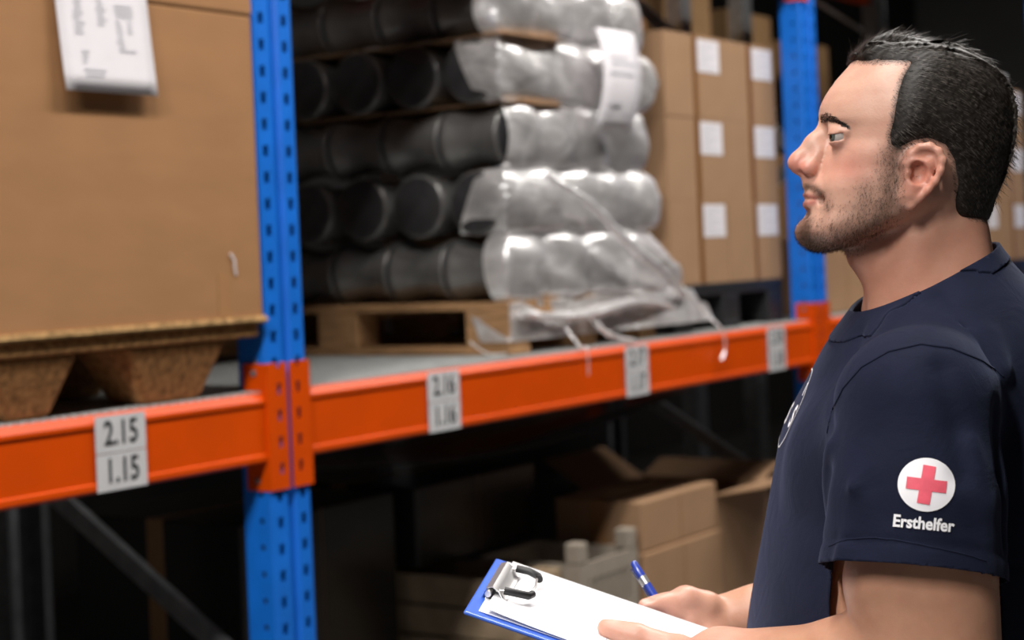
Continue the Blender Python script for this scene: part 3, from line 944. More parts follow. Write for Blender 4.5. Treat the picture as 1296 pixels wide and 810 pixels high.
def vnormals(v, q):
    n = np.cross(v[q[:, 2]] - v[q[:, 0]], v[q[:, 3]] - v[q[:, 1]])
    acc = np.zeros_like(v)
    for i in range(4): np.add.at(acc, q[:, i], n)
    return acc / (np.linalg.norm(acc, axis=1)[:, None] + 1e-12)

def gauss2(x, y, cx, cy, rx, ry):
    return np.exp(-((x - cx) / rx) ** 2 - ((y - cy) / ry) ** 2)

def sstep(a, b, x):
    t = np.clip((x - a) / (b - a), 0, 1); return t * t * (3 - 2 * t)

# ------------------------------------------------------------------ head
MM = 1 / 0.3861        # sketch units per millimetre
SK = 0.0003861         # metres per sketch unit
# body frame <-> head sketch coordinates (rotated by the camera roll)
_o = Hz(0, 0); _ex = (Hz(100, 0) - _o) / 100; _ey = (Hz(0, 100) - _o) / 100
_A = np.linalg.inv(np.array([[_ex[0], _ey[0]], [_ex[2], _ey[2]]]))
def sk(u, z):
    du, dz = u - _o[0], z - _o[2]
    return _A[0, 0] * du + _A[0, 1] * dz, _A[1, 0] * du + _A[1, 1] * dz

def skp(u, v, z):
    """head sketch coordinates of a point as the near side shows it"""
    d = MD - np.abs(v); la = (u + MU) / d * FPX; ve = (z - 1.58) / d * FPX
    return (648 + la * _c - ve * _s - 960) * 2.131, (323 - (la * _s + ve * _c) - 20) * 2.131
def near_xy(x, y, w):
    """mid-plane sketch coordinates -> where the side surface (half width w, mm) shows"""
    s = MD / (MD - np.clip(w, 0, 90) * 1e-3)
    return -664.9 + (x + 664.9) * s, 645.7 + (y - 645.7) * s
def smooth_interp(y, tab, r=9):
    yy = np.arange(60, 760.0); f = np.interp(yy, tab[:, 0], tab[:, 1])
    k = np.exp(-(np.arange(-3 * r, 3 * r + 1) / r) ** 2); k /= k.sum()
    g = np.convolve(np.pad(f, 3 * r, mode='edge'), k, 'valid')
    m = sstep(86, 130, yy); f = f * (1 - m) + g * m
    return np.interp(y, yy, f)
XF = np.array([(82, 372), (86, 325), (95, 293), (110, 268), (128, 250), (170, 213), (210, 184), (240, 169), (262, 164), (285, 166), (308, 177), (340, 182), (380, 174), (420, 160), (445, 146),
               (470, 136), (500, 134), (530, 131), (548, 118), (565, 104), (582, 98), (600, 102), (620, 120), (640, 150), (655, 185), (672, 235), (700, 300)], float)
XB = np.array([(82, 372), (86, 440), (105, 515), (132, 578), (170, 630), (215, 658), (260, 667), (310, 667), (370, 659), (420, 647), (470, 634), (520, 622), (560, 617), (700, 600)], float)
WM = np.array([(82, 0), (84, 14), (90, 27), (105, 44), (130, 57), (165, 67), (205, 73.5), (250, 77), (300, 78), (350, 77), (400, 75), (450, 72.5), (500, 70), (540, 67), (580, 61), (620, 52), (650, 43), (700, 30)], float)
def width_field(x, y):
    """half width (mm) of the skull and face over the side view"""
    xf = smooth_interp(y, XF, 7); xb = smooth_interp(y, XB, 12); wm = smooth_interp(y, WM, 14)
    t = (x - xf) / np.maximum(xb - xf, 1)
    tc = np.clip(t, 0, 1)
    pw = np.interp(y, [82, 250, 440, 560, 640], [2.0, 2.25, 2.5, 2.5, 2.2])
    g = np.sqrt(np.clip(1 - np.abs(2 * tc - 1) ** pw, 0, 1))
    w = wm * g
    x0_, y0_ = x, y
    x, y = near_xy(x, y, w)
    w = w - 3.5 * gauss2(x, y, 205, 322, 34, 22)      # eye socket
    w = w + 2.6 * gauss2(x, y, 196, 278, 40, 15)      # brow ridge
    w = w + 3.0 * gauss2(x, y, 262, 368, 55, 30)      # cheekbone
    w = w - 3.5 * gauss2(x, y, 300, 235, 60, 55)      # temple
    w = w - 1.5 * gauss2(x, y, 255, 470, 50, 40)      # cheek hollow
    w = w + 3.0 * gauss2(x, y, 345, 520, 45, 60)      # jaw muscle
    w = w + 3.0 * gauss2(x, y, 135, 585, 28, 28)      # chin
    w = w + 2.0 * gauss2(x, y, 195, 430, 30, 45)      # cheek pad
    w = w - 1.6 * np.exp(-(((x - 168) - (y - 430) * .18) / 7) ** 2) * np.exp(-((y - 455) / 38) ** 2)   # nasolabial fold
    w = w - 1.4 * np.exp(-(((y - 352) - (x - 200) * .32) / 6) ** 2) * np.exp(-((x - 212) / 26) ** 2)   # under-eye crease
    x, y = x0_, y0_
    d = np.where(t < 0, (x - xf), np.where(t > 1, (xb - x), 0)) / MM
    w = np.where((t < 0) | (t > 1), d, w)
    w = np.where(y < 82, -(82 - y) / MM, w)
    return w

def skull_sdf(G, X, Y, Z, base=True):
    """distance-like field of skull + face over the whole grid"""
    U = X[:, 0, 0][:, None]; ZZ = Z[0, 0, :][None, :]
    x, y = sk(U, ZZ)
    x = np.broadcast_to(x, (len(X), Z.shape[2])).copy(); y = np.broadcast_to(y, x.shape).copy()
    w = width_field(x, y) * 1e-3
    # gradient normalisation
    gu, gz = np.gradient(w, G.h)
    nrm = np.sqrt(1 + np.minimum(gu ** 2 + gz ** 2, 30.0))
    d = (np.abs(Y) - w[:, None, :]) / nrm[:, None, :]
    # jaw underside and skull base
    pa = ((y - 655) + (x - 165) * 0.42) * SK / math.hypot(1, .42)
    pb = ((y - 582) + (x - 352) * 0.50) * SK / math.hypot(1, .5)
    for pl in ((pa, pb) if base else ()):
        pl = pl[:, None, :] + 0 * Y
        k = 0.022
        h = np.clip(0.5 - 0.5 * (d - pl) / k, 0, 1)
        d = d * (1 - h) + pl * h + k * h * (1 - h)
    return d.astype(np.float32)

EYE_C = (222, 326); EYE_V = 0.0315
def build_head():
    h = 0.0016
    lo = Hz(60, 60); hi = Hz(720, 60); zlo = Hz(300, 860)[2]
    G = Grid((lo[0] - .006, -0.106, zlo), (hi[0] + .004, 0.0, Hz(300, 60)[2] + .008), h)
    # symmetric about v = 0: work on the near half
    G.ax[1] = (np.arange(-0.1056, 0.0008, h)).astype(np.float32); G.sh = tuple(len(a) for a in G.ax); G.f = np.full(G.sh, .5, np.float32)
    X, Y, Z = G.full()
    G.f = skull_sdf(G, X, Y, Z)
    mm = 1e-3
    def pt(x, y, v): return Hz(x, y, -v * mm)
    # neck, leaning forward
    def mp(x, y, v): return Hz(x, y, 0) + np.array((0, -v * mm, 0))
    G.cap(mp(456, 520, 0), mp(466, 930, 0), .0500, .061, k=.012, sc=(1.12, 1.05, 1), pad=.05)
    G.cap(mp(305, 640, 0), mp(405, 800, 0), .026, .019, k=.016, pad=.05)                # throat
    G.cap(mp(470, 500, 46), mp(330, 800, 16), .010, .012, k=.022)                       # neck muscle towards the collar bone
    G.cap(mp(528, 600, 24), mp(548, 850, 40), .025, .038, k=.022, pad=.05)
    # nose
    G.chain([pt(184, 296, 0), pt(147, 342, 0), pt(114, 380, 0)], [.0068, .0074, .0082], k=.008)
    G.cap(pt(103, 397, 0), pt(108, 402, 0), .0098, .0100, k=.006)
    G.cap(pt(188, 325, 6), pt(150, 402, 8), .0060, .0085, k=.010)
    G.ell(pt(139, 411, 11.5), (.0098, .0068, .0078), k=.004)
    G.ell(pt(165, 398, 20), (.0030, .0040, .0110), k=.004, op='cut')                    # groove behind the nostril wing
    G.ell(pt(116, 427, 7.5), (.0066, .0036, .0042), k=.002, op='cut')
    G.cap(pt(118, 420, 0), pt(138, 446, 0), .0042, .005, k=.006)
    # lips and moustache pad
    G.cap(pt(140, 456, 0), pt(172, 462, 18), .0068, .006, k=.010)
    G.chain([pt(136, 481, 0), pt(142, 482, 10), pt(165, 492, 22)], [.0048, .0046, .0022], k=.003)
    G.chain([pt(137, 509, 0), pt(143, 508, 10), pt(165, 497, 21)], [.0056, .0052, .0022], k=.003)
    G.chain([pt(119, 495, 0), pt(130, 495, 10), pt(160, 494, 23)], [.0008, .0008, .0010], k=.0015, op='cut')
    G.ell(pt(172, 497, 27), (.004, .005, .005), k=.006, op='cut')
    G.ell(pt(126, 538, 0), (.004, .014, .004), k=.006, op='cut')                       # hollow above the chin
    # eye: socket, lids
    ec = pt(*EYE_C, EYE_V * 1000)
    G.ell(ec + np.array((-.012, .002, .001)), (.012, .017, .0095), k=.008, op='cut')
    G.ell(ec, (.0138, .0138, .0138), k=.004)
    G.cap(pt(197, 301, 24), pt(236, 312, 44), .0038, .0036, k=.005)                     # fold of the upper lid
    sl, c = G.sub(ec - .02, ec + .02)
    el = (c[2] - ec[2]); fr = (c[0] - ec[0])
    up_l = el - (0.0030 + 0.12 * fr); lo_l = -(el + 0.0034 - 0.10 * fr)
    wedge = np.maximum(np.maximum(up_l, lo_l), fr - 0.0005)
    wedge = np.maximum(wedge, np.sqrt((c[0] - ec[0]) ** 2 + (c[1] - ec[1]) ** 2 + (c[2] - ec[2]) ** 2) - .0185)
    G.cut(sl, wedge.astype(np.float32), .0012)
    # ear
    eo = [(402, 398), (412, 372), (436, 354), (462, 352), (486, 366), (497, 390), (492, 418), (478, 446), (458, 470), (436, 490), (412, 512)]
    def evv(x, y): return 74 + 13 * np.clip((x - 395) / 100, 0, 1) - 3 * np.clip((y - 440) / 80, 0, 1)
    G.cap(pt(425, 400, 74), pt(412, 480, 72), .012, .011, k=.010)
    for (x, y) in ((438, 392), (452, 412), (440, 440), (425, 465), (465, 388)):
        G.ell(pt(x, y, evv(x, y) - 1), (.0105, .0042, .0105), k=.004)
    G.chain([pt(x, y, evv(x, y) + 2) for x, y in eo], [.0030, .0036, .0040, .0041, .0040, .0040, .0038, .0036, .0036, .004, .005], k=.003)
    G.chain([pt(447, 380, 80), pt(462, 400, 82), pt(455, 432, 81), pt(430, 462, 77)], [.0026, .0032, .0032, .003], k=.004)
    G.ell(pt(398, 494, 72), (.0085, .0048, .0095), k=.006)                              # lobe
    G.ell(pt(430, 424, 83), (.0092, .0085, .0115), k=.003, op='cut')                    # concha
    G.ell(pt(447, 376, 88), (.010, .0055, .004), k=.003, op='cut')
    G.ell(pt(404, 424, 76.5), (.0042, .0046, .0055), k=.003)                            # tragus
    G.ell(pt(398, 400, 74), (.006, .006, .005), k=.004)
    # mirror
    f = np.concatenate([G.f[:, :, :], G.f[:, :-1, :][:, ::-1, :]], axis=1)
    G.ax[1] = np.concatenate([G.ax[1], -G.ax[1][:-1][::-1]]).astype(np.float32)
    G.f = f; G.sh = f.shape
    G.f[:, :, 0] = .1
    v, q = G.nets()
    return relax(v, q, 2, .5), q

head_v, head_q = build_head()

# ------------------------------------------------------------------ arms and hands
def hand_points():
    pass
# clipboard plane (near-clip corner, far-clip corner, long axis towards the man)
N0 = P(587, 773, 1.70 - MD); F0 = P(628, 706, 1.915 - MD)
EW = (F0 - N0); BWID = float(np.linalg.norm(EW)); EW = EW / BWID
_al = math.radians(19.6)
EL = np.array((math.cos(_al), 0, -math.sin(_al))); EL = EL - EW * (EL @ EW); EL /= np.linalg.norm(EL)
EN = np.cross(EL, EW); EN = EN if EN[2] > 0 else -EN
BLEN = 0.318; BT = 0.004
def BP(l, w, n=0.0):
    """point on the clipboard: l along its length from the clip end, w from the near edge, n above the face"""
    return N0 + EL * l + EW * w + EN * n

def build_near_arm():
    G = Grid((-0.385, -0.335, 1.02), (0.10, -0.02, 1.40), .0022)
    sh = P(1160, 505, -.205); el = P(1183, 862, -.228)
    wr = P(912, 836, -.128)
    G.chain([sh, sh * .5 + el * .5, el], [.052, .0585, .054], k=.015, pad=.05)
    G.cap(P(1128, 740, -.215), P(1138, 800, -.215), .043, .040, k=.03, pad=.05)        # biceps
    G.cap(P(1192, 690, -.225), P(1200, 800, -.225), .038, .038, k=.03, pad=.05)
    mid = el * .62 + wr * .38
    G.chain([el + np.array((0.004, 0, 0)), mid, wr], [.051, .0475, .0285], k=.02, pad=.05)
    G.cap(el * .9 + wr * .1 + np.array((0, -.01, .012)), mid + np.array((0, -.006, .012)), .036, .030, k=.025, pad=.04)
    # palm under the near edge of the board, fingers spread beneath it, thumb on top
    kn = [BP(.165, .035, -.022), BP(.185, .022, -.030), BP(.205, .012, -.036), BP(.222, .004, -.040)]
    pc = wr * .35 + BP(.20, -.005, -.026) * .65
    G.cap(wr, pc, .027, .023, k=.02)
    for i, k_ in enumerate(kn):
        G.cap(wr * .55 + pc * .45, k_, .017, .0125, k=.012)
        tip = k_ + EW * (.075, .082, .078, .062)[i] - EL * (.030, .018, .008, 0)[i]
        tip = tip - EN * ((tip - N0) @ EN + .0145)
        m1 = k_ * .5 + tip * .5 - EN * .004
        G.chain([k_, m1, tip], [.0105, .0095, .0082], k=.005)
    # thumb
    tb = wr * .5 + BP(.215, .038, .012) * .5
    t1 = BP(.212, .052, .0175); t2 = BP(.168, .061, .0140); t3 = BP(.137, .066, .0108)
    G.chain([tb, t1], [.020, .0152], k=.014)
    G.chain([t1, t2, t3], [.0142, .0125, .0092], k=.006)
    G.cap(t2 * .6 + t3 * .4, t3 + EL * .006, .0108, .0092, k=.005, sc=(1, 1.12, .95))
    # nail recess
    nl = t3 * .86 + t2 * .14 + EN * .0105
    G.ell(nl - EL * .003, (.0075, .0062, .0022), k=.0012, op='cut')
    v, q = G.nets()
    return relax(v, q, 2, .5), q, nl

def build_far_arm():
    G = Grid((-0.32, 0.05, 1.04), (0.08, 0.36, 1.42), .0022)
    sh = P(1160, 505, -.205); sh[1] = .205; sh[0] += .07; sh[2] -= .02; el = np.array((P(1183, 862, -.228)[0] + .03, .265, P(1183, 855, -.228)[2]))
    hv = .118
    wr = P(952, 779, hv + .012)
    G.chain([sh, sh * .5 + el * .5, el], [.052, .056, .050], k=.02, pad=.05)
    mid = el * .6 + wr * .4
    G.chain([el, mid, wr], [.050, .045, .0285], k=.02, pad=.05)
    # back of hand and thenar: stands above and behind the far edge
    pc = P(905, 786, hv + .018)
    G.cap(wr, pc, .0275, .0235, k=.02, sc=(1, .85, 1))
    G.cap(wr * .4 + pc * .6, P(880, 776, hv + .002), .0215, .0165, k=.015)
    # thumb: base knuckle, joint, tip pressed on the paper
    t0 = P(893, 767, hv + .002); t1 = P(868, 759, hv - .004); t2 = P(841, 766, hv - .012); t3 = P(818, 768, hv - .020)
    G.chain([t0, t1, t2, t3], [.0175, .0142, .0118, .0085], k=.008)
    G.cap(t2 * .55 + t3 * .45, t3, .0108, .0086, k=.005)
    # fingers wrap down round the far edge and under the board
    for i, (l, r) in enumerate(((.205, .0098), (.225, .0102), (.245, .0098), (.262, .0086))):
        k_ = BP(l, BWID + .020, -.004 - .004 * i)
        m1 = BP(l - .012, BWID + .012, -.026); tp = BP(l - .02, BWID - .035, -.0165)
        G.cap(pc, k_, .017, .0118, k=.012)
        G.chain([k_, m1, tp], [r + .001, r, r - .0015], k=.005)
    nl = t3 * .9 + t2 * .1 + np.array((-.001, -.0045, .0082))
    G.ell(nl, (.0072, .0058, .0024), k=.0012, op='cut')
    v, q = G.nets()
    return relax(v, q, 2, .5), q, nl

arm_v, arm_q, nail_n = build_near_arm()
far_v, far_q, nail_f = build_far_arm()

# ------------------------------------------------------------------ torso (shared by body core and T-shirt)
FRONT = [P(1112, 352), P(1088, 392), P(1052, 440), P(1028, 490), P(1000, 552), P(986, 612), P(972, 690), P(957, 770), P(949, 830), P(934, 900), P(936, 990), P(948, 1080)]
BACK = [P(1246, 300), P(1268, 330), P(1306, 375), P(1332, 430), P(1346, 520), P(1350, 600), P(1345, 690), P(1338, 770), P(1332, 830), P(1330, 900), P(1334, 990), P(1345, 1080)]
HALF = [(1.62, .066), (1.555, .084), (1.52, .117), (1.48, .145), (1.43, .165), (1.38, .178), (1.32, .185), (1.25, .186), (1.18, .186), (1.10, .188), (1.0, .187), (.92, .18)]
def torso_field(X, Y, Z, inset=0.0):
    z = Z[0, 0, :]
    zf = np.array([p[2] for p in FRONT])[::-1]; uf = np.array([p[0] for p in FRONT])[::-1]
    zk = np.array([p[2] for p in BACK])[::-1]; uk = np.array([p[0] for p in BACK])[::-1]
    hz_ = np.array(HALF)[::-1]
    a0 = np.interp(z, zf, uf); a1 = np.interp(z, zk, uk); b = np.interp(z, hz_[:, 0], hz_[:, 1]) - inset
    def sm(a):
        k = np.ones(9) / 9; return np.convolve(np.pad(a, 4, mode='edge'), k, 'valid')
    a0, a1, b = sm(a0), sm(a1), sm(b)
    c = (a0 + a1) / 2; a = (a1 - a0) / 2 - inset
    p = 2.35
    q = (np.abs((X - c) / a) ** p + np.abs(Y / b) ** p) ** (1 / p)
    return ((q - 1) * np.minimum(a, b) * .92).astype(np.float32)

def build_core():
    G = Grid((-.24, -.27, .93), (.24, .27, 1.56), .008)
    X, Y, Z = G.full()
    G.f = torso_field(X, Y, Z, .014)
    zl = np.maximum(Z - 1.50, .96 - Z); G.f = np.maximum(G.f, zl.astype(np.float32))
    for s in (-1, 1):
        G.cap((.02, s * .06, 1.47), (P(1160, 505, -.205)[0] + (.075 if s > 0 else 0), s * .185, 1.40), .045, .050, k=.03)
    v, q = G.nets(); return v, q
core_v, core_q = build_core()

# ------------------------------------------------------------------ join skin patches into one body mesh
def skin_material():
    m = bpy.data.materials.new('skin'); m.use_nodes = True
    nt = m.node_tree; N = nt.nodes; L = nt.links; b = N['Principled BSDF']
    at = N.new('ShaderNodeAttribute'); at.attribute_name = 'tone'
    tc = N.new('ShaderNodeTexCoord')
    n1 = N.new('ShaderNodeTexNoise'); n1.inputs['Scale'].default_value = 60; n1.inputs['Detail'].default_value = 5
    L.new(tc.outputs['Object'], n1.inputs[0])
    mx = N.new('ShaderNodeMix'); mx.data_type = 'RGBA'; mx.blend_type = 'OVERLAY'; mx.inputs[0].default_value = 0.16
    L.new(at.outputs['Color'], mx.inputs[6])
    cr = N.new('ShaderNodeValToRGB'); cr.color_ramp.elements[0].color = (.36, .27, .26, 1); cr.color_ramp.elements[1].color = (.62, .60, .60, 1)
    cr.color_ramp.elements[0].position = .35; cr.color_ramp.elements[1].position = .65
    L.new(n1.outputs['Fac'], cr.inputs[0]); L.new(cr.outputs[0], mx.inputs[7])
    L.new(mx.outputs[2], b.inputs['Base Color'])
    b.inputs['Roughness'].default_value = 0.44; b.inputs['Specular IOR Level'].default_value = 0.42
    b.inputs['Subsurface Weight'].default_value = 0.25
    b.inputs['Subsurface Radius'].default_value = (1.0, .35, .2); b.inputs['Subsurface Scale'].default_value = 0.006
    n2 = N.new('ShaderNodeTexNoise'); n2.inputs['Scale'].default_value = 420; n2.inputs['Detail'].default_value = 3
    L.new(tc.outputs['Object'], n2.inputs[0])
    bp = N.new('ShaderNodeBump'); bp.inputs['Strength'].default_value = 0.18; bp.inputs['Distance'].default_value = 0.001
    L.new(n2.outputs['Fac'], bp.inputs['Height']); L.new(bp.outputs[0], b.inputs['Normal'])
    return m
M['skin'] = skin_material()

def segd(x, y, pts):
    d = np.full(x.shape, 1e9)
    for (ax, ay), (bx, by) in zip(pts[:-1], pts[1:]):
        dx, dy = bx - ax, by - ay
        t = np.clip(((x - ax) * dx + (y - ay) * dy) / (dx * dx + dy * dy), 0, 1)
        d = np.minimum(d, np.hypot(x - ax - t * dx, y - ay - t * dy))
    return d

def beard_mask(x, y):
    """density of stubble over the side view of the head"""
    jaw = [(368, 372), (362, 430), (345, 500), (310, 560), (250, 605), (190, 632), (140, 610), (118, 585)]
    m = np.exp(-(segd(x, y, jaw) / 42) ** 2) * .76
    m = np.maximum(m, .95 * np.exp(-(segd(x, y, [(125, 560), (125, 600), (165, 635), (215, 640)]) / 30) ** 2))
    m = np.maximum(m, .55 * np.exp(-(segd(x, y, [(300, 480), (270, 540), (220, 575)]) / 42) ** 2))
    m = m * (1 - .95 * np.exp(-((x - 126) / 26) ** 2 - ((y - 497) / 17) ** 2))
    m = m * sstep(390, 450, y + (x - 250) * .9) * sstep(452, 462, y + np.maximum(x - 165, 0) * 1.2)
    m = m * (1 - sstep(0, 26, (y - 662) + (x - 205) * .45))
    st = .80 * np.exp(-(segd(x, y, [(130, 461), (150, 464), (168, 476)]) / 10) ** 2)
    st = np.maximum(st, .42 * np.exp(-(segd(x, y, [(172, 480), (186, 512), (180, 548), (150, 570)]) / 17) ** 2))
    st = st * (1 - .95 * np.exp(-((x - 126) / 30) ** 2 - ((y - 495) / 17) ** 2)) * sstep(446, 456, y)
    return np.clip(np.maximum(m, st), 0, 1)

def hair_mask(x, y, av):
    """>0 inside the hair area; signed distance (sketch units) to the hairline over the side view"""
    poly = [(238, 122), (300, 128), (360, 126), (404, 128), (385, 160), (372, 200), (364, 240), (358, 280), (348, 318), (352, 352), (374, 366), (392, 356), (420, 342), (460, 336), (500, 352), (522, 390),
            (530, 440), (536, 495), (556, 538), (600, 552), (640, 552), (740, 500), (760, 200), (640, 40), (350, 20), (230, 60)]
    P_ = poly + [poly[0]]
    d = segd(x, y, P_)
    ins = np.zeros(x.shape, bool)
    for (ax, ay), (bx, by) in zip(P_[:-1], P_[1:]):
        c = ((ay > y) != (by > y)) & (x < (bx - ax) * (y - ay) / (by - ay + 1e-9) + ax)
        ins ^= c
    return np.where(ins, d, -d)

def tones():
    vs = [head_v, arm_v, far_v, core_v]; qs = []
    off = 0
    for v, q in ((head_v, head_q), (arm_v, arm_q), (far_v, far_q), (core_v, core_q)):
        qs.append(q + off); off += len(v)
    V = np.concatenate(vs); Q = np.concatenate(qs)
    col = np.tile(np.array((.50, .262, .168)), (len(V), 1))
    n = len(head_v)
    x, y = skp(head_v[:, 0], head_v[:, 1], head_v[:, 2]); av = np.abs(head_v[:, 1]) * 1000
    def mixc(mask, c):
        mask = np.clip(mask, 0, 1)[:, None]
        col[:n] = col[:n] * (1 - mask) + np.array(c) * mask
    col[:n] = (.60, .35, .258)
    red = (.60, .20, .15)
    mixc(.75 * gauss2(x, y, 108, 405, 44, 34), red)
    mixc(.45 * gauss2(x, y, 240, 410, 70, 45), red)
    mixc(.60 * gauss2(x, y, 440, 430, 70, 90) * sstep(70, 78, av), (.62, .19, .13))
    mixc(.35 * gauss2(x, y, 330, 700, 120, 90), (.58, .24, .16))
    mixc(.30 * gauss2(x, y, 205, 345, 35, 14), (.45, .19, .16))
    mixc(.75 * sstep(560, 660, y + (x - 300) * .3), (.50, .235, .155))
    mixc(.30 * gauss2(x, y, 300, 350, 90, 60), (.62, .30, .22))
    # lips
    lip = np.exp(-((y - 483 - (x - 124) * .25) / 6.5) ** 2) + np.exp(-((y - 508 + (x - 124) * .2) / 7.5) ** 2)
    mixc(.75 * lip * (x < 162) * (av < 26) * sstep(165, 150, x), (.42, .12, .10))
    bm_ = beard_mask(x, y)
    mixc(.86 * bm_, (.105, .060, .042))
    hm = sstep(-10, 12, hair_mask(x, y, av) + 5 * np.sin(x * .9) * np.sin(y * .7)) * (y < 560) * (av < 84)
    hm = hm * (1 - gauss2(x, y, 440, 430, 58, 85) * (av > 74))
    mixc(.85 * hm, (.05, .035, .028))
    # hands a little pinker
    k = n
    for v in (arm_v, far_v):
        t = sstep(-.17, -.26, v[:, 0])[:, None] * .5
        col[k:k + len(v)] = col[k:k + len(v)] * (1 - t) + np.array((.66, .36, .29)) * t
        if v is arm_v:
            pass
        k += len(v)
    # nails
    for off_, v, nl in ((n, arm_v, nail_n), (n + len(arm_v), far_v, nail_f)):
        m = np.exp(-(np.linalg.norm(v - nl, axis=1) / .0065) ** 4)[:, None] * .55
        col[off_:off_ + len(v)] = col[off_:off_ + len(v)] * (1 - m) + np.array((.74, .50, .44)) * m
    return V, Q, col
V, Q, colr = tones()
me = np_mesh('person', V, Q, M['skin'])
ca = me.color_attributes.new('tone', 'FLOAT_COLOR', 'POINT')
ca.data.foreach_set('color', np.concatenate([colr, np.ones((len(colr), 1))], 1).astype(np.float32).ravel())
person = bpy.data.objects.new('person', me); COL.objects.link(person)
person.matrix_world = MAN
tag(person, 'man in navy T-shirt standing in profile, holding a clipboard and looking up at the rack', 'person')

def part(name, mesh, parent=None, label=None):
    o = bpy.data.objects.new(name, mesh); COL.objects.link(o); o.parent = parent or person
    if label: o['label'] = label
    return o

# eyes
M['eye'] = mat('eye_white', (.44, .39, .36), .12, coat=.5)
M['iris'] = mat('iris_grey_green', (.10, .11, .09), .1, coat=.8, var=.3, scale=300)
M['pupil'] = mat('pupil', (.004, .004, .004), .05, coat=1.0)
for s in (-1, 1):
    ec = Hz(*EYE_C, -EYE_V); c = Vector((ec[0], s * EYE_V, ec[2]))
    gz = Vector((-1, -.42, .03)).normalized()
    mb = MB(); pr = []
    for k in range(25):
        a = math.pi * k / 24
        pr.append((-.0121 * math.cos(a), max(.0121 * math.sin(a), 1e-5)))
    mb.lathe(pr, c, gz, n=32)
    e = mb.build('eye', M['eye'], person, smooth=True)
    mb = MB(); pr = [(.0121 * math.cos(a) + .00012 + .0006 * (1 - a / .5), max(.0121 * math.sin(a), 1e-5)) for a in (.5, .4, .3, .2)]
    mb.lathe(pr, c, gz, n=32); mb.build('iris', M['iris'], e, smooth=True)
    mb = MB(); pr = [(.0121 * math.cos(a) + .0006, max(.0121 * math.sin(a), 1e-5)) for a in (.2, .1, .003)]
    mb.lathe(pr, c, gz, n=24); mb.build('pupil', M['pupil'], e, smooth=True)

# ------------------------------------------------------------------ hair
def hair_material(name, c1, c2, rough=.5):
    m = bpy.data.materials.new(name); m.use_nodes = True
    nt = m.node_tree; N = nt.nodes; L = nt.links; b = N['Principled BSDF']
    tc = N.new('ShaderNodeTexCoord'); nz = N.new('ShaderNodeTexNoise'); nz.inputs['Scale'].default_value = 220; nz.inputs['Detail'].default_value = 3
    L.new(tc.outputs['Object'], nz.inputs[0])
    cr = N.new('ShaderNodeValToRGB'); cr.color_ramp.elements[0].color = (*c1, 1); cr.color_ramp.elements[1].color = (*c2, 1)
    cr.color_ramp.elements[0].position = .35; cr.color_ramp.elements[1].position = .68
    L.new(nz.outputs['Fac'], cr.inputs[0]); L.new(cr.outputs[0], b.inputs['Base Color'])
    b.inputs['Roughness'].default_value = rough; b.inputs['Specular IOR Level'].default_value = .22
    return m
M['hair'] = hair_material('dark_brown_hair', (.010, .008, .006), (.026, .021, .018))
M['hair_lit'] = hair_material('lit_hair_strands', (.010, .008, .0065), (.115, .098, .086), .45)  # paler strand colour puts the lamplight on the hair into its tone
M['beard'] = hair_material('stubble_hair', (.035, .020, .012), (.10, .060, .038), .5)

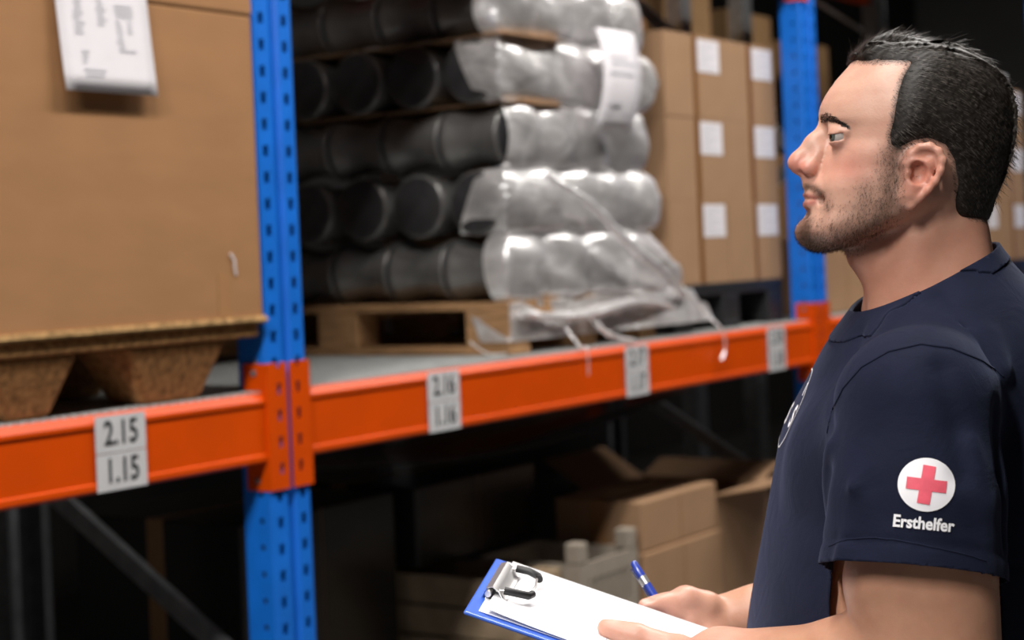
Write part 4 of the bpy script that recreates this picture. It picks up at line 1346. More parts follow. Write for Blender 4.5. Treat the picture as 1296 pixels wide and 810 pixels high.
HT = np.array([(230, 96), (258, 108), (275, 88), (300, 66), (345, 52), (400, 60), (450, 74), (510, 88), (560, 108), (610, 135), (650, 165), (676, 196), (700, 210)], float)  # hair crest outline
def build_hair():
    h = .0018
    G = Grid((Hz(225, 60)[0], -.102, Hz(300, 575)[2]), (Hz(712, 60)[0], .102, Hz(300, 36)[2] + .004), h)
    X, Y, Z = G.full()
    d = skull_sdf(G, X, Y, Z, False)
    U = X[:, 0, 0][:, None]; ZZ = Z[0, 0, :][None, :]
    x, y = sk(U, ZZ); x = x + 0 * y; y = y + 0 * x
    w_ = width_field(x, y); xn, yn = near_xy(x, y, w_)
    hm = hair_mask(xn, yn, None) / MM             # mm inside the hairline
    # sides: clipped short at the edge, fuller upwards
    th = np.clip(hm, -6, 40)
    th = th - 2.0
    side = np.where(th < 0, th * .8 - .5, -.5 + 7.0 * (1 - np.exp(-np.maximum(th, 0) / 10.0)))
    fade = sstep(560, 330, y)
    side = np.where(side > 0, side * (.35 + .65 * fade), side)
    T = np.repeat(side[:, None, :], len(Y[0]), axis=1).astype(np.float32)
    # top: swept-up crest, highest over the middle and far side, parted on the near side
    dist_top = np.interp(x, HT[:, 0], HT[:, 1]) - 3
    top_h = np.clip((128 - y + (x - 260) * .10) / MM, 0, 40)
    near = -Y * 1000                              # mm towards the camera
    prt = 33 + 12 * sstep(250, 560, x)            # the parting sits at this offset from the middle
    lift = sstep(8, -20, near - prt[:, None, :])  # 1 on the far side of the parting
    amount = (sstep(150, 60, y - (x - 250) * .16) * (14.0 + 8 * sstep(420, 280, x)))[:, None, :]
    T = T + np.where(T > 0, 1, 0) * lift * amount * sstep(78, 50, np.abs(near))
    # parting groove
    T = T - np.where(T > 0, 1, 0) * 1.2 * np.exp(-((near - prt[:, None, :] - 6) / 3.5) ** 2) * sstep(220, 120, y)[:, None, :]
    # comb ridges
    ph = (x[:, None, :] * .16 + y[:, None, :] * .10 + near * .10)
    T = T + np.where(T > 2, 1, 0) * 1.0 * np.sin(ph * 2.1 + 1.5 * np.sin(x[:, None, :] * .035 + near * .12)) * lift
    ph2 = (x[:, None, :] * .10 + y[:, None, :] * .16 + 0 * near)
    T = T + np.where(T > 2, 1, 0) * .35 * np.sin(ph2 * 2.6 + 1.2 * np.sin(y[:, None, :] * .05)) * (1 - lift)
    f = d - T.astype(np.float32) * 1e-3
    # keep the crest under its outline
    cut = ((dist_top - y) * SK)[:, None, :] + 0 * Y
    k = .006
    hh = np.clip(0.5 - 0.5 * (f - cut) / k, 0, 1)
    f = f * (1 - hh) + cut * hh + k * hh * (1 - hh)
    front = ((Hz(246, 110)[0] - X) + 0 * Y + 0 * Z)
    f = np.maximum(f, front)
    f = np.where((hm < -5)[:, None, :], np.maximum(f, .004), f)
    G.f = f.astype(np.float32)
    G.f[:, :, 0] = .1
    v, q = G.nets()
    return relax(v, q, 1, .5), q
hair_v, hair_q = build_hair()
hair_n = vnormals(hair_v, hair_q)
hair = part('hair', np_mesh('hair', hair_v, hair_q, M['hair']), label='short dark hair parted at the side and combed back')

def ribbons(roots, dirs, nrm, length, width, curl, segs=3):
    """thin flat tapered strands; dirs along the surface, nrm away from it"""
    n = len(roots); verts = np.zeros((n, (segs + 1) * 2, 3))
    side = np.cross(dirs, nrm); side /= np.linalg.norm(side, axis=1)[:, None] + 1e-9
    for k in range(segs + 1):
        t = k / segs
        c = roots + dirs * (length * t)[:, None] + nrm * (curl[:, 0] * t + curl[:, 1] * t * t)[:, None]
        w_ = (width * (1 - .85 * t))[:, None]
        verts[:, 2 * k] = c - side * w_; verts[:, 2 * k + 1] = c + side * w_
    base = (np.arange(n) * (segs + 1) * 2)[:, None]
    qs = [np.concatenate([base + 2 * k, base + 2 * k + 1, base + 2 * k + 3, base + 2 * k + 2], 1) for k in range(segs)]
    return verts.reshape(-1, 3), np.concatenate(qs)

head_n = vnormals(head_v, head_q)
def hair_strands():
    x, y = skp(hair_v[:, 0], hair_v[:, 1], hair_v[:, 2]); hm = hair_mask(x, y, None)
    ok = np.where((hm > 2))[0]
    pick = rng.choice(ok, 15000)
    r = hair_v[pick] + rng.normal(0, .0007, (len(pick), 3)); n = hair_n[pick]
    xx, yy = skp(r[:, 0], r[:, 1], r[:, 2]); near = -r[:, 1] * 1000
    prt = 33 + 12 * sstep(250, 560, xx)
    top = sstep(4, -10, near - prt) * sstep(190, 110, yy)
    # comb direction: top sweeps over to the far side and back, sides go back and down
    dt = np.stack([.75 + 0 * xx, .40 + 0 * xx, .40 - .6 * sstep(300, 600, xx)], 1)
    ds = np.stack([.80 + 0 * xx, 0 * xx, -.42 - .55 * sstep(200, 480, yy)], 1)
    d = dt * top[:, None] + ds * (1 - top)[:, None] + rng.normal(0, .12, (len(r), 3))
    d = d - n * np.sum(d * n, 1)[:, None]; d /= np.linalg.norm(d, axis=1)[:, None] + 1e-9
    edge = sstep(0, 45, hm[pick])
    L_ = (.005 + .007 * edge + .010 * top) * rng.uniform(.7, 1.25, len(r))
    curl = np.stack([.0010 + .0008 * top, -.0010 - .0010 * top], 1) * rng.uniform(.3, 1.6, (len(r), 1))
    v1, q1 = ribbons(r - n * .0006, d, n, L_, rng.uniform(.00018, .00034, len(r)), curl)
    # soft fringe of short hairs along the hairline, rooted in the skin
    x, y = skp(head_v[:, 0], head_v[:, 1], head_v[:, 2]); hm = hair_mask(x, y, None)
    av = np.abs(head_v[:, 1])
    ok = np.where((hm > -7) & (hm < 22) & (y < 560) & (av < .084) & (x < 640) & ~((av > .0755) & (x > 400) & (x < 505) & (y > 345)))[0]
    pick = rng.choice(ok, 7000)
    r = head_v[pick] + rng.normal(0, .0008, (len(pick), 3)); n = head_n[pick]
    d = np.stack([.72 + 0 * r[:, 0], 0 * r[:, 0], -.55 + .5 * sstep(200, 100, y[pick])], 1) + rng.normal(0, .16, (len(r), 3))
    d = d - n * np.sum(d * n, 1)[:, None] * .75; d /= np.linalg.norm(d, axis=1)[:, None]
    L2 = (.002 + .0045 * sstep(-7, 18, hm[pick])) * rng.uniform(.6, 1.3, len(r))
    v2, q2 = ribbons(r - n * .0003, d, n, L2, rng.uniform(.00012, .00024, len(r)), np.tile((.0008, -.0003), (len(r), 1)))
    return np.concatenate([v1, v2]), np.concatenate([q1, q2 + len(v1)])
sv, sq = hair_strands()
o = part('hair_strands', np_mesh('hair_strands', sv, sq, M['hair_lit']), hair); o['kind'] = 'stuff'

def beard_strands():
    x, y = skp(head_v[:, 0], head_v[:, 1], head_v[:, 2]); b = beard_mask(x, y) * (np.abs(head_v[:, 1]) < .08)
    ok = np.where(rng.random(len(b)) < b * .9)[0]
    pick = rng.choice(ok, 21000)
    r = head_v[pick] + rng.normal(0, .0008, (len(pick), 3)); n = head_n[pick]
    d = np.stack([-.25 + 0 * r[:, 0], 0 * r[:, 0], -.8 + 0 * r[:, 0]], 1) + n * .45 + rng.normal(0, .25, (len(r), 3))
    d /= np.linalg.norm(d, axis=1)[:, None]
    xx, yy = skp(r[:, 0], r[:, 1], r[:, 2])
    L_ = (.0016 + .0022 * b[pick]) * rng.uniform(.7, 1.3, len(r))
    return ribbons(r - n * .0004, d, n, L_, rng.uniform(.00007, .00013, len(r)), np.zeros((len(r), 2)), segs=1)
sv, sq = beard_strands()
o = part('beard', np_mesh('beard', sv, sq, M['beard']), label='short dark stubble beard and moustache'); o['kind'] = 'stuff'
def brow_strands(s):
    x, y = skp(head_v[:, 0], head_v[:, 1], head_v[:, 2])
    d_ = segd(x, y, [(168, 276), (190, 273), (214, 285), (238, 300)])
    wd = np.interp(x, [165, 192, 240], [10.5, 8, 2.5])
    ok = np.where((d_ < wd) & (head_v[:, 1] * s > .006) & (x > 163))[0]
    pick = rng.choice(ok, 1100)
    r = head_v[pick] + rng.normal(0, .0006, (1100, 3)); n = head_n[pick]
    d = np.stack([.75 + 0 * r[:, 0], s * .35 + 0 * r[:, 0], -.25 + .5 * (rng.random(1100) - .3)], 1)
    d = d - n * np.sum(d * n, 1)[:, None] * .8; d /= np.linalg.norm(d, axis=1)[:, None]
    return ribbons(r - n * .0002, d, n, rng.uniform(.003, .006, 1100), rng.uniform(.00014, .00026, 1100), np.tile((.0014, -.0008), (1100, 1)), segs=2)
for s in (-1, 1):
    sv, sq = brow_strands(s)
    o = part('eyebrow', np_mesh('eyebrow', sv, sq, M['beard' if False else 'hair'])); o['kind'] = 'stuff'

# ------------------------------------------------------------------ T-shirt
def shirt_material():
    m = bpy.data.materials.new('navy_cotton'); m.use_nodes = True
    nt = m.node_tree; N = nt.nodes; L = nt.links; b = N['Principled BSDF']
    tc = N.new('ShaderNodeTexCoord')
    n1 = N.new('ShaderNodeTexNoise'); n1.inputs['Scale'].default_value = 18; n1.inputs['Detail'].default_value = 6
    L.new(tc.outputs['Object'], n1.inputs[0])
    cr = N.new('ShaderNodeValToRGB'); cr.color_ramp.elements[0].color = (.0060, .0080, .021, 1); cr.color_ramp.elements[1].color = (.0085, .0110, .028, 1)
    cr.color_ramp.elements[0].position = .3; cr.color_ramp.elements[1].position = .7
    L.new(n1.outputs['Fac'], cr.inputs[0]); L.new(cr.outputs[0], b.inputs['Base Color'])
    b.inputs['Roughness'].default_value = .85; b.inputs['Specular IOR Level'].default_value = .15
    b.inputs['Sheen Weight'].default_value = .12; b.inputs['Sheen Roughness'].default_value = .5; b.inputs['Sheen Tint'].default_value = (.3, .36, .6, 1)
    n2 = N.new('ShaderNodeTexNoise'); n2.inputs['Scale'].default_value = 700; n2.inputs['Detail'].default_value = 2
    L.new(tc.outputs['Object'], n2.inputs[0])
    n3 = N.new('ShaderNodeTexNoise'); n3.inputs['Scale'].default_value = 26; n3.inputs['Detail'].default_value = 3; n3.inputs['Distortion'].default_value = .8
    L.new(tc.outputs['Object'], n3.inputs[0])
    b1 = N.new('ShaderNodeBump'); b1.inputs['Strength'].default_value = .25; b1.inputs['Distance'].default_value = .006
    L.new(n3.outputs['Fac'], b1.inputs['Height'])
    b2 = N.new('ShaderNodeBump'); b2.inputs['Strength'].default_value = .35; b2.inputs['Distance'].default_value = .0006
    L.new(n2.outputs['Fac'], b2.inputs['Height']); L.new(b1.outputs[0], b2.inputs['Normal'])
    L.new(b2.outputs[0], b.inputs['Normal'])
    return m
M['shirt'] = shirt_material()
HEM_C = P(1154, 724, -.215)
SH_N = P(1162, 512, -.200)
def fold(G, pts, wid, amp):
    """raised (amp>0) or sunk (amp<0) crease along a polyline"""
    for p, q in zip(pts[:-1], pts[1:]):
        p = np.asarray(p); q = np.asarray(q)
        sl, c = G.sub(np.minimum(p, q) - 3 * wid, np.maximum(p, q) + 3 * wid)
        if sl is None: continue
        b = q - p; bb = float(b @ b)
        t = np.clip(((c[0] - p[0]) * b[0] + (c[1] - p[1]) * b[1] + (c[2] - p[2]) * b[2]) / bb, 0, 1)
        d2 = (c[0] - p[0] - t * b[0]) ** 2 + (c[1] - p[1] - t * b[1]) ** 2 + (c[2] - p[2] - t * b[2]) ** 2
        G.f[sl] -= (amp * np.exp(-d2 / wid ** 2)).astype(np.float32)

def build_shirt():
    G = Grid((-.245, -.335, .86), (.255, .325, 1.64), .0037)
    X, Y, Z = G.full()
    G.f = torso_field(X, Y, Z)
    shu0 = SH_N[0]
    zt0 = SH_N[2]
    for s in (-1, 1):
        shu, zt = (shu0, zt0) if s < 0 else (shu0 + .075, zt0 - .02)
        # trapezius / yoke slope and deltoid
        G.cap((.055, s * .045, P(1220, 362)[2] - .066), (shu + .028, s * .165, zt + .012), .056, .050, k=.035, pad=.05)
        G.cap((.0, s * .06, 1.44), (shu, s * .175, zt - .005), .060, .062, k=.03, pad=.05)
        # pectoral and shoulder blade
        G.cap((-.092 + (.03 if s > 0 else 0), s * .07, 1.36), (-.07 + (.05 if s > 0 else 0), s * .14, 1.39), .045, .05, k=.05, pad=.05)
        hc = HEM_C.copy(); sc_ = SH_N.copy()
        if s > 0: hc[1] = -hc[1]; sc_[1] = -sc_[1]; sc_[0] += .075; sc_[2] -= .02; hc[0] += .075
        ax = (hc - sc_); ax /= np.linalg.norm(ax)
        end = hc + ax * .03
        m_ = sc_ * .45 + hc * .55
        G.chain([sc_, m_, hc, end], [.069, .0755, .0785, .080], k=.022, pad=.05)
    # folds on the near sleeve and shoulder
    V_ = -.275
    for pts, wid, amp in (
        ([P(1052, 548, -.245), P(1056, 620, -.262), P(1060, 712, -.26)], .010, .0035),
        ([P(1074, 552, -.262), P(1090, 612, -.278), P(1092, 690, -.283)], .011, -.0035),
        ([P(1118, 492, -.268), P(1098, 560, -.276), P(1078, 615, -.262)], .009, .003),
        ([P(1140, 540, -.284), P(1112, 600, -.288), P(1088, 650, -.279)], .009, .0028),
        ([P(1230, 560, -.272), P(1243, 640, -.270), P(1240, 720, -.272)], .010, .0030),
        ([P(1262, 520, -.235), P(1256, 600, -.245), P(1258, 690, -.245)], .008, -.0035),
        ([P(1190, 470, -.255), P(1215, 540, -.274), P(1218, 600, -.28)], .012, -.0030),
        ([P(1215, 400, -.12), P(1245, 430, -.15), P(1270, 470, -.18)], .010, .0035),
        ([P(1185, 380, -.11), P(1218, 425, -.15), P(1248, 462, -.19)], .009, -.0026),
        ([P(1130, 400, -.10), P(1105, 440, -.14), P(1078, 500, -.19)], .010, .0030),
        ([P(1090, 420, -.06), P(1060, 480, -.12), P(1046, 545, -.19)], .010, -.0030),
        ([P(1040, 560, -.20), P(1015, 640, -.17), P(1000, 740, -.16)], .014, .0040),
        ([P(1046, 600, -.205), P(1040, 680, -.19), P(1030, 760, -.18)], .012, -.0045),
        ([P(1010, 590, -.13), P(990, 660, -.11), P(980, 720, -.11)], .014, -.0025)):
        fold(G, pts, wid, amp * 1.9)
    # hem stitch groove on the sleeve
    for s in (-1, 1):
        hc = HEM_C.copy(); sc_ = SH_N.copy()
        if s > 0: hc[1] = -hc[1]; hc[0] += .075
        n = HEMN.copy(); n[1] *= (1 if s < 0 else -1)
        pl = (X - hc[0]) * n[0] + (Y - hc[1]) * n[1] + (Z - hc[2]) * n[2]
        far = sstep(.16, .175, Y * s + 0 * X + 0 * Z)
        G.f += (.0016 * np.exp(-((pl + .019) / .0032) ** 2) * far).astype(np.float32)
    v, q = G.nets()
    return relax(v, q, 1, .4), q
# hem plane: slightly lower at the back, as the sleeve hangs
_a = P(1050, 716, -.225); _b = P(1256, 738, -.225); _d = (_b - _a) / np.linalg.norm(_b - _a)
_vd = np.array((0, 1, -.25)); _vd /= np.linalg.norm(_vd)
HEMN = np.cross(_d, _vd); HEMN /= np.linalg.norm(HEMN); HEMN = HEMN if HEMN[2] < 0 else -HEMN
_h0 = (_a + _b) / 2; HEM_C = np.array((HEM_C[0], HEM_C[1], _h0[2] + (HEM_C[0] - _h0[0]) * (_d[2] / _d[0])))
sh_v, sh_q = build_shirt()
me = np_mesh('t_shirt', sh_v, sh_q, M['shirt'])
bm = bmesh.new(); bm.from_mesh(me)
# cut sleeves
for s in (-1, 1):
    co = Vector(HEM_C); no = Vector(HEMN)
    if s > 0: co.y = -co.y; no.y = -no.y; co.x += .075
    fs = [f for f in bm.faces if f.calc_center_median().y * s > .135 + .02 and abs(f.calc_center_median().z - co.z) < .09 and abs(f.calc_center_median().x - co.x) < .105]
    # keep clear of the trunk side
    fs = [f for f in fs if (f.calc_center_median().y * s - .205) > -.075]
    geom = set(fs)
    for f in fs:
        geom.update(f.edges); geom.update(f.verts)
    # only faces of the sleeve tube: flood from the sleeve tip
    bmesh.ops.bisect_plane(bm, geom=list(geom), plane_co=co, plane_no=no, clear_outer=False, clear_inner=False)
    tip = [f for f in bm.faces if f.calc_center_median().y * s > .14 and (f.calc_center_median() - co).dot(no) > 0.0003 and (f.calc_center_median() - co).dot(no) < .13
           and abs(f.calc_center_median().x - co.x) < .11]
    # tube faces lie within reach of the sleeve axis
    kill = []
    for f in tip:
        c = f.calc_center_median()
        r = math.hypot(c.x - co.x, c.y - co.y)
        if r < .094: kill.append(f)
    bmesh.ops.delete(bm, geom=kill, context='FACES')
# neck opening and lower hem
CA = Vector(P(1074, 402)); CB = Vector(P(1254, 308))
cdv = (CB - CA).normalized(); CN = Vector((-cdv.z, 0, cdv.x)); CN = CN if CN.z > 0 else -CN
g = list(bm.verts) + list(bm.edges) + list(bm.faces)
bmesh.ops.bisect_plane(bm, geom=g, plane_co=CA, plane_no=CN, clear_outer=True)
g = list(bm.verts) + list(bm.edges) + list(bm.faces)
bmesh.ops.bisect_plane(bm, geom=g, plane_co=CA - CN * .017, plane_no=CN)
g = list(bm.verts) + list(bm.edges) + list(bm.faces)
bmesh.ops.bisect_plane(bm, geom=g, plane_co=(0, 0, .90), plane_no=(0, 0, -1), clear_outer=True)
# collar band split off
col_f = [f for f in bm.faces if (f.calc_center_median() - CA).dot(CN) > -.0168 and abs(f.calc_center_median().y) < .095]
cb = bmesh.new(); mp_ = {}
bm.normal_update()
for f in col_f:
    vs = []
    for v in f.verts:
        if v.index not in mp_ or True:
            key = v
            if key not in mp_: mp_[key] = cb.verts.new(v.co + v.normal * .0012)
            vs.append(mp_[key])
    try: cb.faces.new(vs)
    except ValueError: pass
bmesh.ops.delete(bm, geom=col_f, context='FACES')
loose = [v for v in bm.verts if not v.link_faces]
bmesh.ops.delete(bm, geom=loose, context='VERTS')
bm.to_mesh(me)
for p in me.polygons: p.use_smooth = True
shirt = part('t_shirt', me, label='plain navy crew-neck T-shirt')
sd = shirt.modifiers.new('cloth', 'SOLIDIFY'); sd.thickness = .0022; sd.offset = 1
mec = bpy.data.meshes.new('collar'); cb.to_mesh(mec); cb.free(); mec.materials.append(M['shirt'])
for p in mec.polygons: p.use_smooth = True
collar = part('collar', mec, shirt)
sd = collar.modifiers.new('rib', 'SOLIDIFY'); sd.thickness = .004; sd.offset = 0.3
bm.normal_update()
bv = BVHTree.FromBMesh(bm)

# seams: raised stitched lines round the near armhole and above the sleeve hem
CL = Vector((-MU, -MD, 1.58))
def cast(px, py):
    p = Vector(P(px, py, -.2)); d = (p - CL).normalized()
    h, n, i_, ds = bv.ray_cast(CL, d)
    return (h + n * .0024) if h else None
def seam(name, path, r):
    pts = []
    for (x0, y0), (x1, y1) in zip(path[:-1], path[1:]):
        for k in range(6):
            h = cast(x0 + (x1 - x0) * k / 6, y0 + (y1 - y0) * k / 6)
            if h is not None: pts.append(h)
    MB().tube(pts, r, n=6).build(name, M['shirt'], shirt, smooth=True)
seam('shoulder_seam', [(1050, 548), (1055, 522), (1070, 492), (1093, 466), (1126, 447), (1165, 438), (1202, 443), (1240, 458), (1272, 480)], .0011)
seam('sleeve_hem_stitch', [(1052, 692), (1080, 682), (1110, 680), (1140, 684), (1180, 693), (1220, 702), (1250, 711)], .0007)
# prints on the sleeve and chest
M['print_white'] = mat('white_transfer_print', (.86, .85, .88), .55)
M['print_red'] = mat('washed_red_print', (.80, .11, .16), .6, var=.18, scale=45)
CL = Vector((-MU, -MD, 1.58))
def sleeve_hit(px, py, lift):
    p = Vector(P(px, py, -.26)); d = (p - CL).normalized()
    h, n, i, ds = bv.ray_cast(CL, d)
    return h - d * lift
def decal_px(name, polys, m, parent, lift):
    mb = MB()
    for pts, fs in polys:
        mb.add([sleeve_hit(a, b, lift) for a, b in pts], fs)
    return mb.build(name, m, parent)
def grid_disc(cx, cy, rx, ry, rot, nr=10, na=64):
    pts = [(cx, cy)]
    for r in range(1, nr + 1):
        for a in range(na):
            t = 2 * math.pi * a / na
            x, y = rx * r / nr * math.cos(t), ry * r / nr * math.sin(t)
            pts.append((cx + x * math.cos(rot) - y * math.sin(rot), cy + x * math.sin(rot) + y * math.cos(rot)))
    fs = [(0, 1 + a, 1 + (a + 1) % na) for a in range(na)]
    for r in range(nr - 1):
        for a in range(na):
            b = 1 + r * na
            fs.append((b + a, b + na + a, b + na + (a + 1) % na, b + (a + 1) % na))
    return pts, fs
def grid_rect(cx, cy, hw, hh, rot, nx=8, ny=8):
    pts = []; fs = []
    for j in range(ny + 1):
        for i in range(nx + 1):
            x, y = -hw + 2 * hw * i / nx, -hh + 2 * hh * j / ny
            pts.append((cx + x * math.cos(rot) - y * math.sin(rot), cy + x * math.sin(rot) + y * math.cos(rot)))
    for j in range(ny):
        for i in range(nx):
            a = j * (nx + 1) + i; fs.append((a, a + 1, a + nx + 2, a + nx + 1))
    return pts, fs
disc = decal_px('sleeve_emblem', [grid_disc(1172.5, 613.5, 36.5, 34, math.radians(8))], M['print_white'], shirt, .0034)
disc['label'] = 'round white emblem with red cross on the sleeve'
for p in disc.data.polygons: p.use_smooth = True
rt = math.radians(7)
cr_ = decal_px('cross', [grid_rect(1172.5, 613.5, 8.2, 24.5, rt + math.radians(3)), grid_rect(1160 - .6, 612, 12.5, 7.6, rt), grid_rect(1185.6, 615.2, 12.5, 7.6, rt)], M['print_red'], disc, .0040)
vs, fs = text_mesh('Ersthelfer', 21.5, bold=.62, sx=.885)
w0 = max(a for a, b in vs) - min(a for a, b in vs); sx_ = 78.0 / w0
tp = []
rt = math.radians(5.5)
for a, b in vs:
    a *= sx_
    y = -b
    tp.append((1168.5 + a * math.cos(rt) - y * math.sin(rt), 663.0 + a * math.sin(rt) + y * math.cos(rt)))
lt = decal_px('sleeve_lettering', [(tp, fs)], M['print_white'], shirt, .0036)
lt['label'] = 'white lettering reading Ersthelfer'
# chest badge, seen edge-on: ring outline with bold letters inside
bc = P(1003, 526, -.045)
def chest_hit(v, z, lift=.003):
    h, n, i, d = bv.ray_cast(Vector((-1, v, z)), Vector((1, 0, 0)))
    return h + Vector((-lift, 0, 0))
mb = MB(); R0, R1 = .0385, .0368; na = 72
cv, cz = .044, bc[2]
pts = []
for k in range(na):
    t = 2 * math.pi * k / na
    wv = 1 + .02 * math.sin(7 * t)
    for r in (R0 * wv, R1 * wv): pts.append(chest_hit(cv + r * math.cos(t), cz + r * 1.08 * math.sin(t)))
mb.add(pts, [(2 * k, 2 * ((k + 1) % na), 2 * ((k + 1) % na) + 1, 2 * k + 1) for k in range(na)])
ring = mb.build('chest_badge', M['print_white'], shirt)
ring['label'] = 'white outlined badge on the chest, seen edge-on'
vs, fs = text_mesh('S', .030, bold=.0012)
mb = MB()
for dv in (-.024, .012):
    mb.add([chest_hit(cv + dv - a, cz - .008 + b) for a, b in vs], fs)
vs, fs = text_mesh('I', .022, bold=.001)
mb.add([chest_hit(cv - .024 - a, cz + .0205 + b * .8) for a, b in vs], fs)
mb.build('badge_lettering', M['print_white'], ring)

# ------------------------------------------------------------------ trousers and shoes (below the frame)
M['trouser'] = mat('dark_work_trousers', (.018, .019, .024), .85, var=.15, scale=30, bump=.2, bscale=200)
M['leather'] = mat('black_leather', (.012, .011, .010), .4, bump=.1, bscale=90)
def build_trousers():
    G = Grid((-.24, -.25, .06), (.24, .25, 1.0), .008)
    G.ell((.0, 0, .93), (.175, .185, .13), k=.02)
    for s in (-1, 1):
        G.chain([(.01, s * .095, .86), (-.005, s * .11, .50), (.015, s * .115, .09)], [.098, .075, .065], k=.04, pad=.06)
    X, Y, Z = G.full(); G.f = np.maximum(G.f, np.maximum(Z - .985, .085 - Z).astype(np.float32) + 0 * X + 0 * Y)
    v, q = G.nets(); return relax(v, q, 2, .5), q
tv, tq = build_trousers()
tr_o = part('trousers', np_mesh('trousers', tv, tq, M['trouser']))
for s in (-1, 1):
    G = Grid((-.24, -.20 if s < 0 else .04, -.004), (.12, -.04 if s < 0 else .20, .14), .005)
    c = s * .115
    G.chain([(.055, c, .045), (-.05, c, .045), (-.16, c + s * .008, .036)], [.045, .046, .036], k=.02)
    G.cap((.03, c, .05), (.025, c, .125), .046, .045, k=.03)
    X, Y, Z = G.full(); G.f = np.maximum(G.f, np.maximum(.002 - Z, Z - .125).astype(np.float32) + 0 * X + 0 * Y)
    v, q = G.nets()
    sh = part('shoe', np_mesh('shoe', relax(v, q, 1), q, M['leather']))
    mb = MB(); n = 24; pts = []
    for k in range(n):
        t = 2 * math.pi * k / n
        pts.append((-.055 + .148 * math.cos(t), c + s * .003 + .048 * math.sin(t)))
    mb.add([(a, b, 0.0) for a, b in pts] + [(a, b, .016) for a, b in pts], [tuple(range(n)), tuple(range(2 * n - 1, n - 1, -1))] + [(i, (i + 1) % n, n + (i + 1) % n, n + i) for i in range(n)])
    mb.build('sole', M['plastic_black'], sh)

# ------------------------------------------------------------------ clipboard, paper, pen
M['clip_blue'] = mat('blue_board', (.05, .14, .62), .35)
M['chrome'] = mat('nickel_steel', (.80, .79, .78), .38, 1.0)
cl = empty('clipboard'); cl.matrix_world = MAN @ Matrix(((EL[0], EW[0], EN[0], N0[0]), (EL[1], EW[1], EN[1], N0[1]), (EL[2], EW[2], EN[2], N0[2]), (0, 0, 0, 1)))
W_ = BWID
tag(cl, 'blue clipboard with metal clip held in both hands', 'clipboard')
mb = MB().box(0, BLEN, 0, W_, -BT, 0); mb.build('board', M['clip_blue'], cl, bevel=.003)
mid = W_ * .52
mb = MB().box(.012, .020, mid - .058, mid + .058, .0, .003).build('clip_base', M['chrome'], cl, bevel=.001)
# sprung jaw: rolled plate
mb = MB(); pr = [(.008, .003), (.010, .011), (.016, .0145), (.023, .012), (.029, .006), (.034, .0052)]
vs = []
for a, z in pr: vs += [(a, mid - .052, z), (a, mid + .052, z)]
for a, z in pr: vs += [(a, mid - .052, z - .0012), (a, mid + .052, z - .0012)]
k = len(pr); fs = [(2 * i, 2 * i + 1, 2 * i + 3, 2 * i + 2) for i in range(k - 1)] + [(2 * k + 2 * i, 2 * k + 2 * i + 2, 2 * k + 2 * i + 3, 2 * k + 2 * i + 1) for i in range(k - 1)]
fs += [(2 * i, 2 * i + 2, 2 * k + 2 * i + 2, 2 * k + 2 * i) for i in range(k - 1)] + [(2 * i + 1, 2 * k + 2 * i + 1, 2 * k + 2 * i + 3, 2 * i + 3) for i in range(k - 1)]
mb.add(vs, fs); jaw = mb.build('clip_jaw', M['chrome'], cl, smooth=True)
MB().cyl((.014, mid - .060, .0075), (.014, mid + .060, .0075), .0032, n=14).build('hinge_pin', M['chrome'], cl, smooth=True)
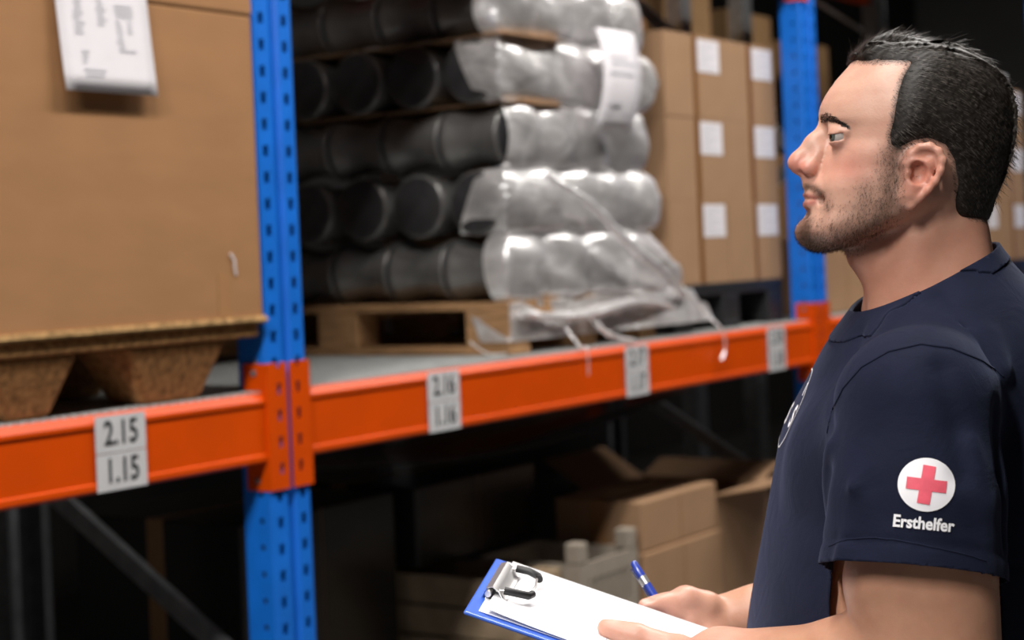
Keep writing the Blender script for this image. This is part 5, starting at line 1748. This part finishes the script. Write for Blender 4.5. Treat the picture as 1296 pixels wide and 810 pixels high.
# wire loop with rubber grips
lp = [(.020, mid - .046, .010), (.040, mid - .046, .0135), (.052, mid - .040, .0135), (.055, mid, .0135), (.052, mid + .040, .0135), (.040, mid + .046, .0135), (.020, mid + .046, .010)]
MB().tube(lp, .0014, n=8).build('wire_loop', M['chrome'], cl, smooth=True)
for s in (-1, 1):
    MB().tube([(.028, mid + s * .046, .0125), (.042, mid + s * .0455, .014), (.053, mid + s * .040, .0138), (.0555, mid + s * .030, .0138)], .0040, n=10).build('rubber_grip', M['plastic_black'], cl, smooth=True)
def sheet(name, z, l0, l1, w0, w1, m, label, curl):
    t = empty(name); t.matrix_world = cl.matrix_world.copy()
    mb = MB(); n = 14; vs = []
    for i in range(n + 1):
        u = i / n
        for j in range(5):
            v = j / 4
            vs.append((l0 + (l1 - l0) * u, w0 + (w1 - w0) * v, z + curl * (1 - u) ** 6 * (1 - v) ** 2))
    mb.add(vs, [(i * 5 + j, i * 5 + j + 1, (i + 1) * 5 + j + 1, (i + 1) * 5 + j) for i in range(n) for j in range(4)])
    o = mb.build('page', M['sheet'], t, smooth=True); o.modifiers.new('thick', 'SOLIDIFY').thickness = .0004
    tag(t, label, 'paper', 'papers on the clipboard')
    return t
sheet('paper_sheet', .0012, .013, .306, .012, W_ - .004, M['sheet'], 'lower white sheet under the form on the clipboard', .0)
top = sheet('paper_sheet', .0030, .019, .312, .010, W_ - .002, M['sheet'], 'white printed form on top of the clipboard', .004)
mb = MB(); rr = random.Random(11)
for k in range(30):
    l = .075 + k * .0072
    w = .030
    while w < W_ - .03:
        ww = rr.uniform(.006, .03)
        if rr.random() < .72: mb.box(l, l + .0014, w, min(w + ww, W_ - .02), .0031, .0033)
        w += ww + .006
M['faint'] = mat('faint_print', (.62, .63, .70), .6)
o = mb.build('print', M['faint'], top); o['kind'] = 'stuff'
# pen held in the far hand
M['pen_blue'] = mat('blue_pen_plastic', (.03, .06, .38), .25, coat=.3)
a = Vector(P(801, 711, .150)); b = Vector(P(852, 792, .116)); dv = (b - a).normalized(); Lp = (b - a).length
pen = empty('pen'); pen.matrix_world = MAN @ Matrix.Translation(a)
MB().lathe([(0, .0028), (.003, .0042), (.018, .0044), (Lp * .9, .0044)], (0, 0, 0), dv, n=16).build('barrel', M['pen_blue'], pen, smooth=True)
MB().lathe([(.020, .0046), (.030, .0046)], (0, 0, 0), dv, n=16).build('ring', M['chrome'], pen, smooth=True)
sd_ = dv.cross(Vector((0, 1, 0))).normalized()
MB().bar(Vector((0, 0, 0)) - sd_ * .0058 + dv * .006, dv * .042 - sd_ * .0058, .003, .0012).build('pocket_clip', M['chrome'], pen)
MB().lathe([(Lp * .62, .0049), (Lp * .9, .0049), (Lp, .0022), (Lp + .008, .0008)], (0, 0, 0), dv, n=16).build('grip', M['plastic_black'], pen, smooth=True)
tag(pen, 'blue pen held upright in the man\'s far hand', 'pen')
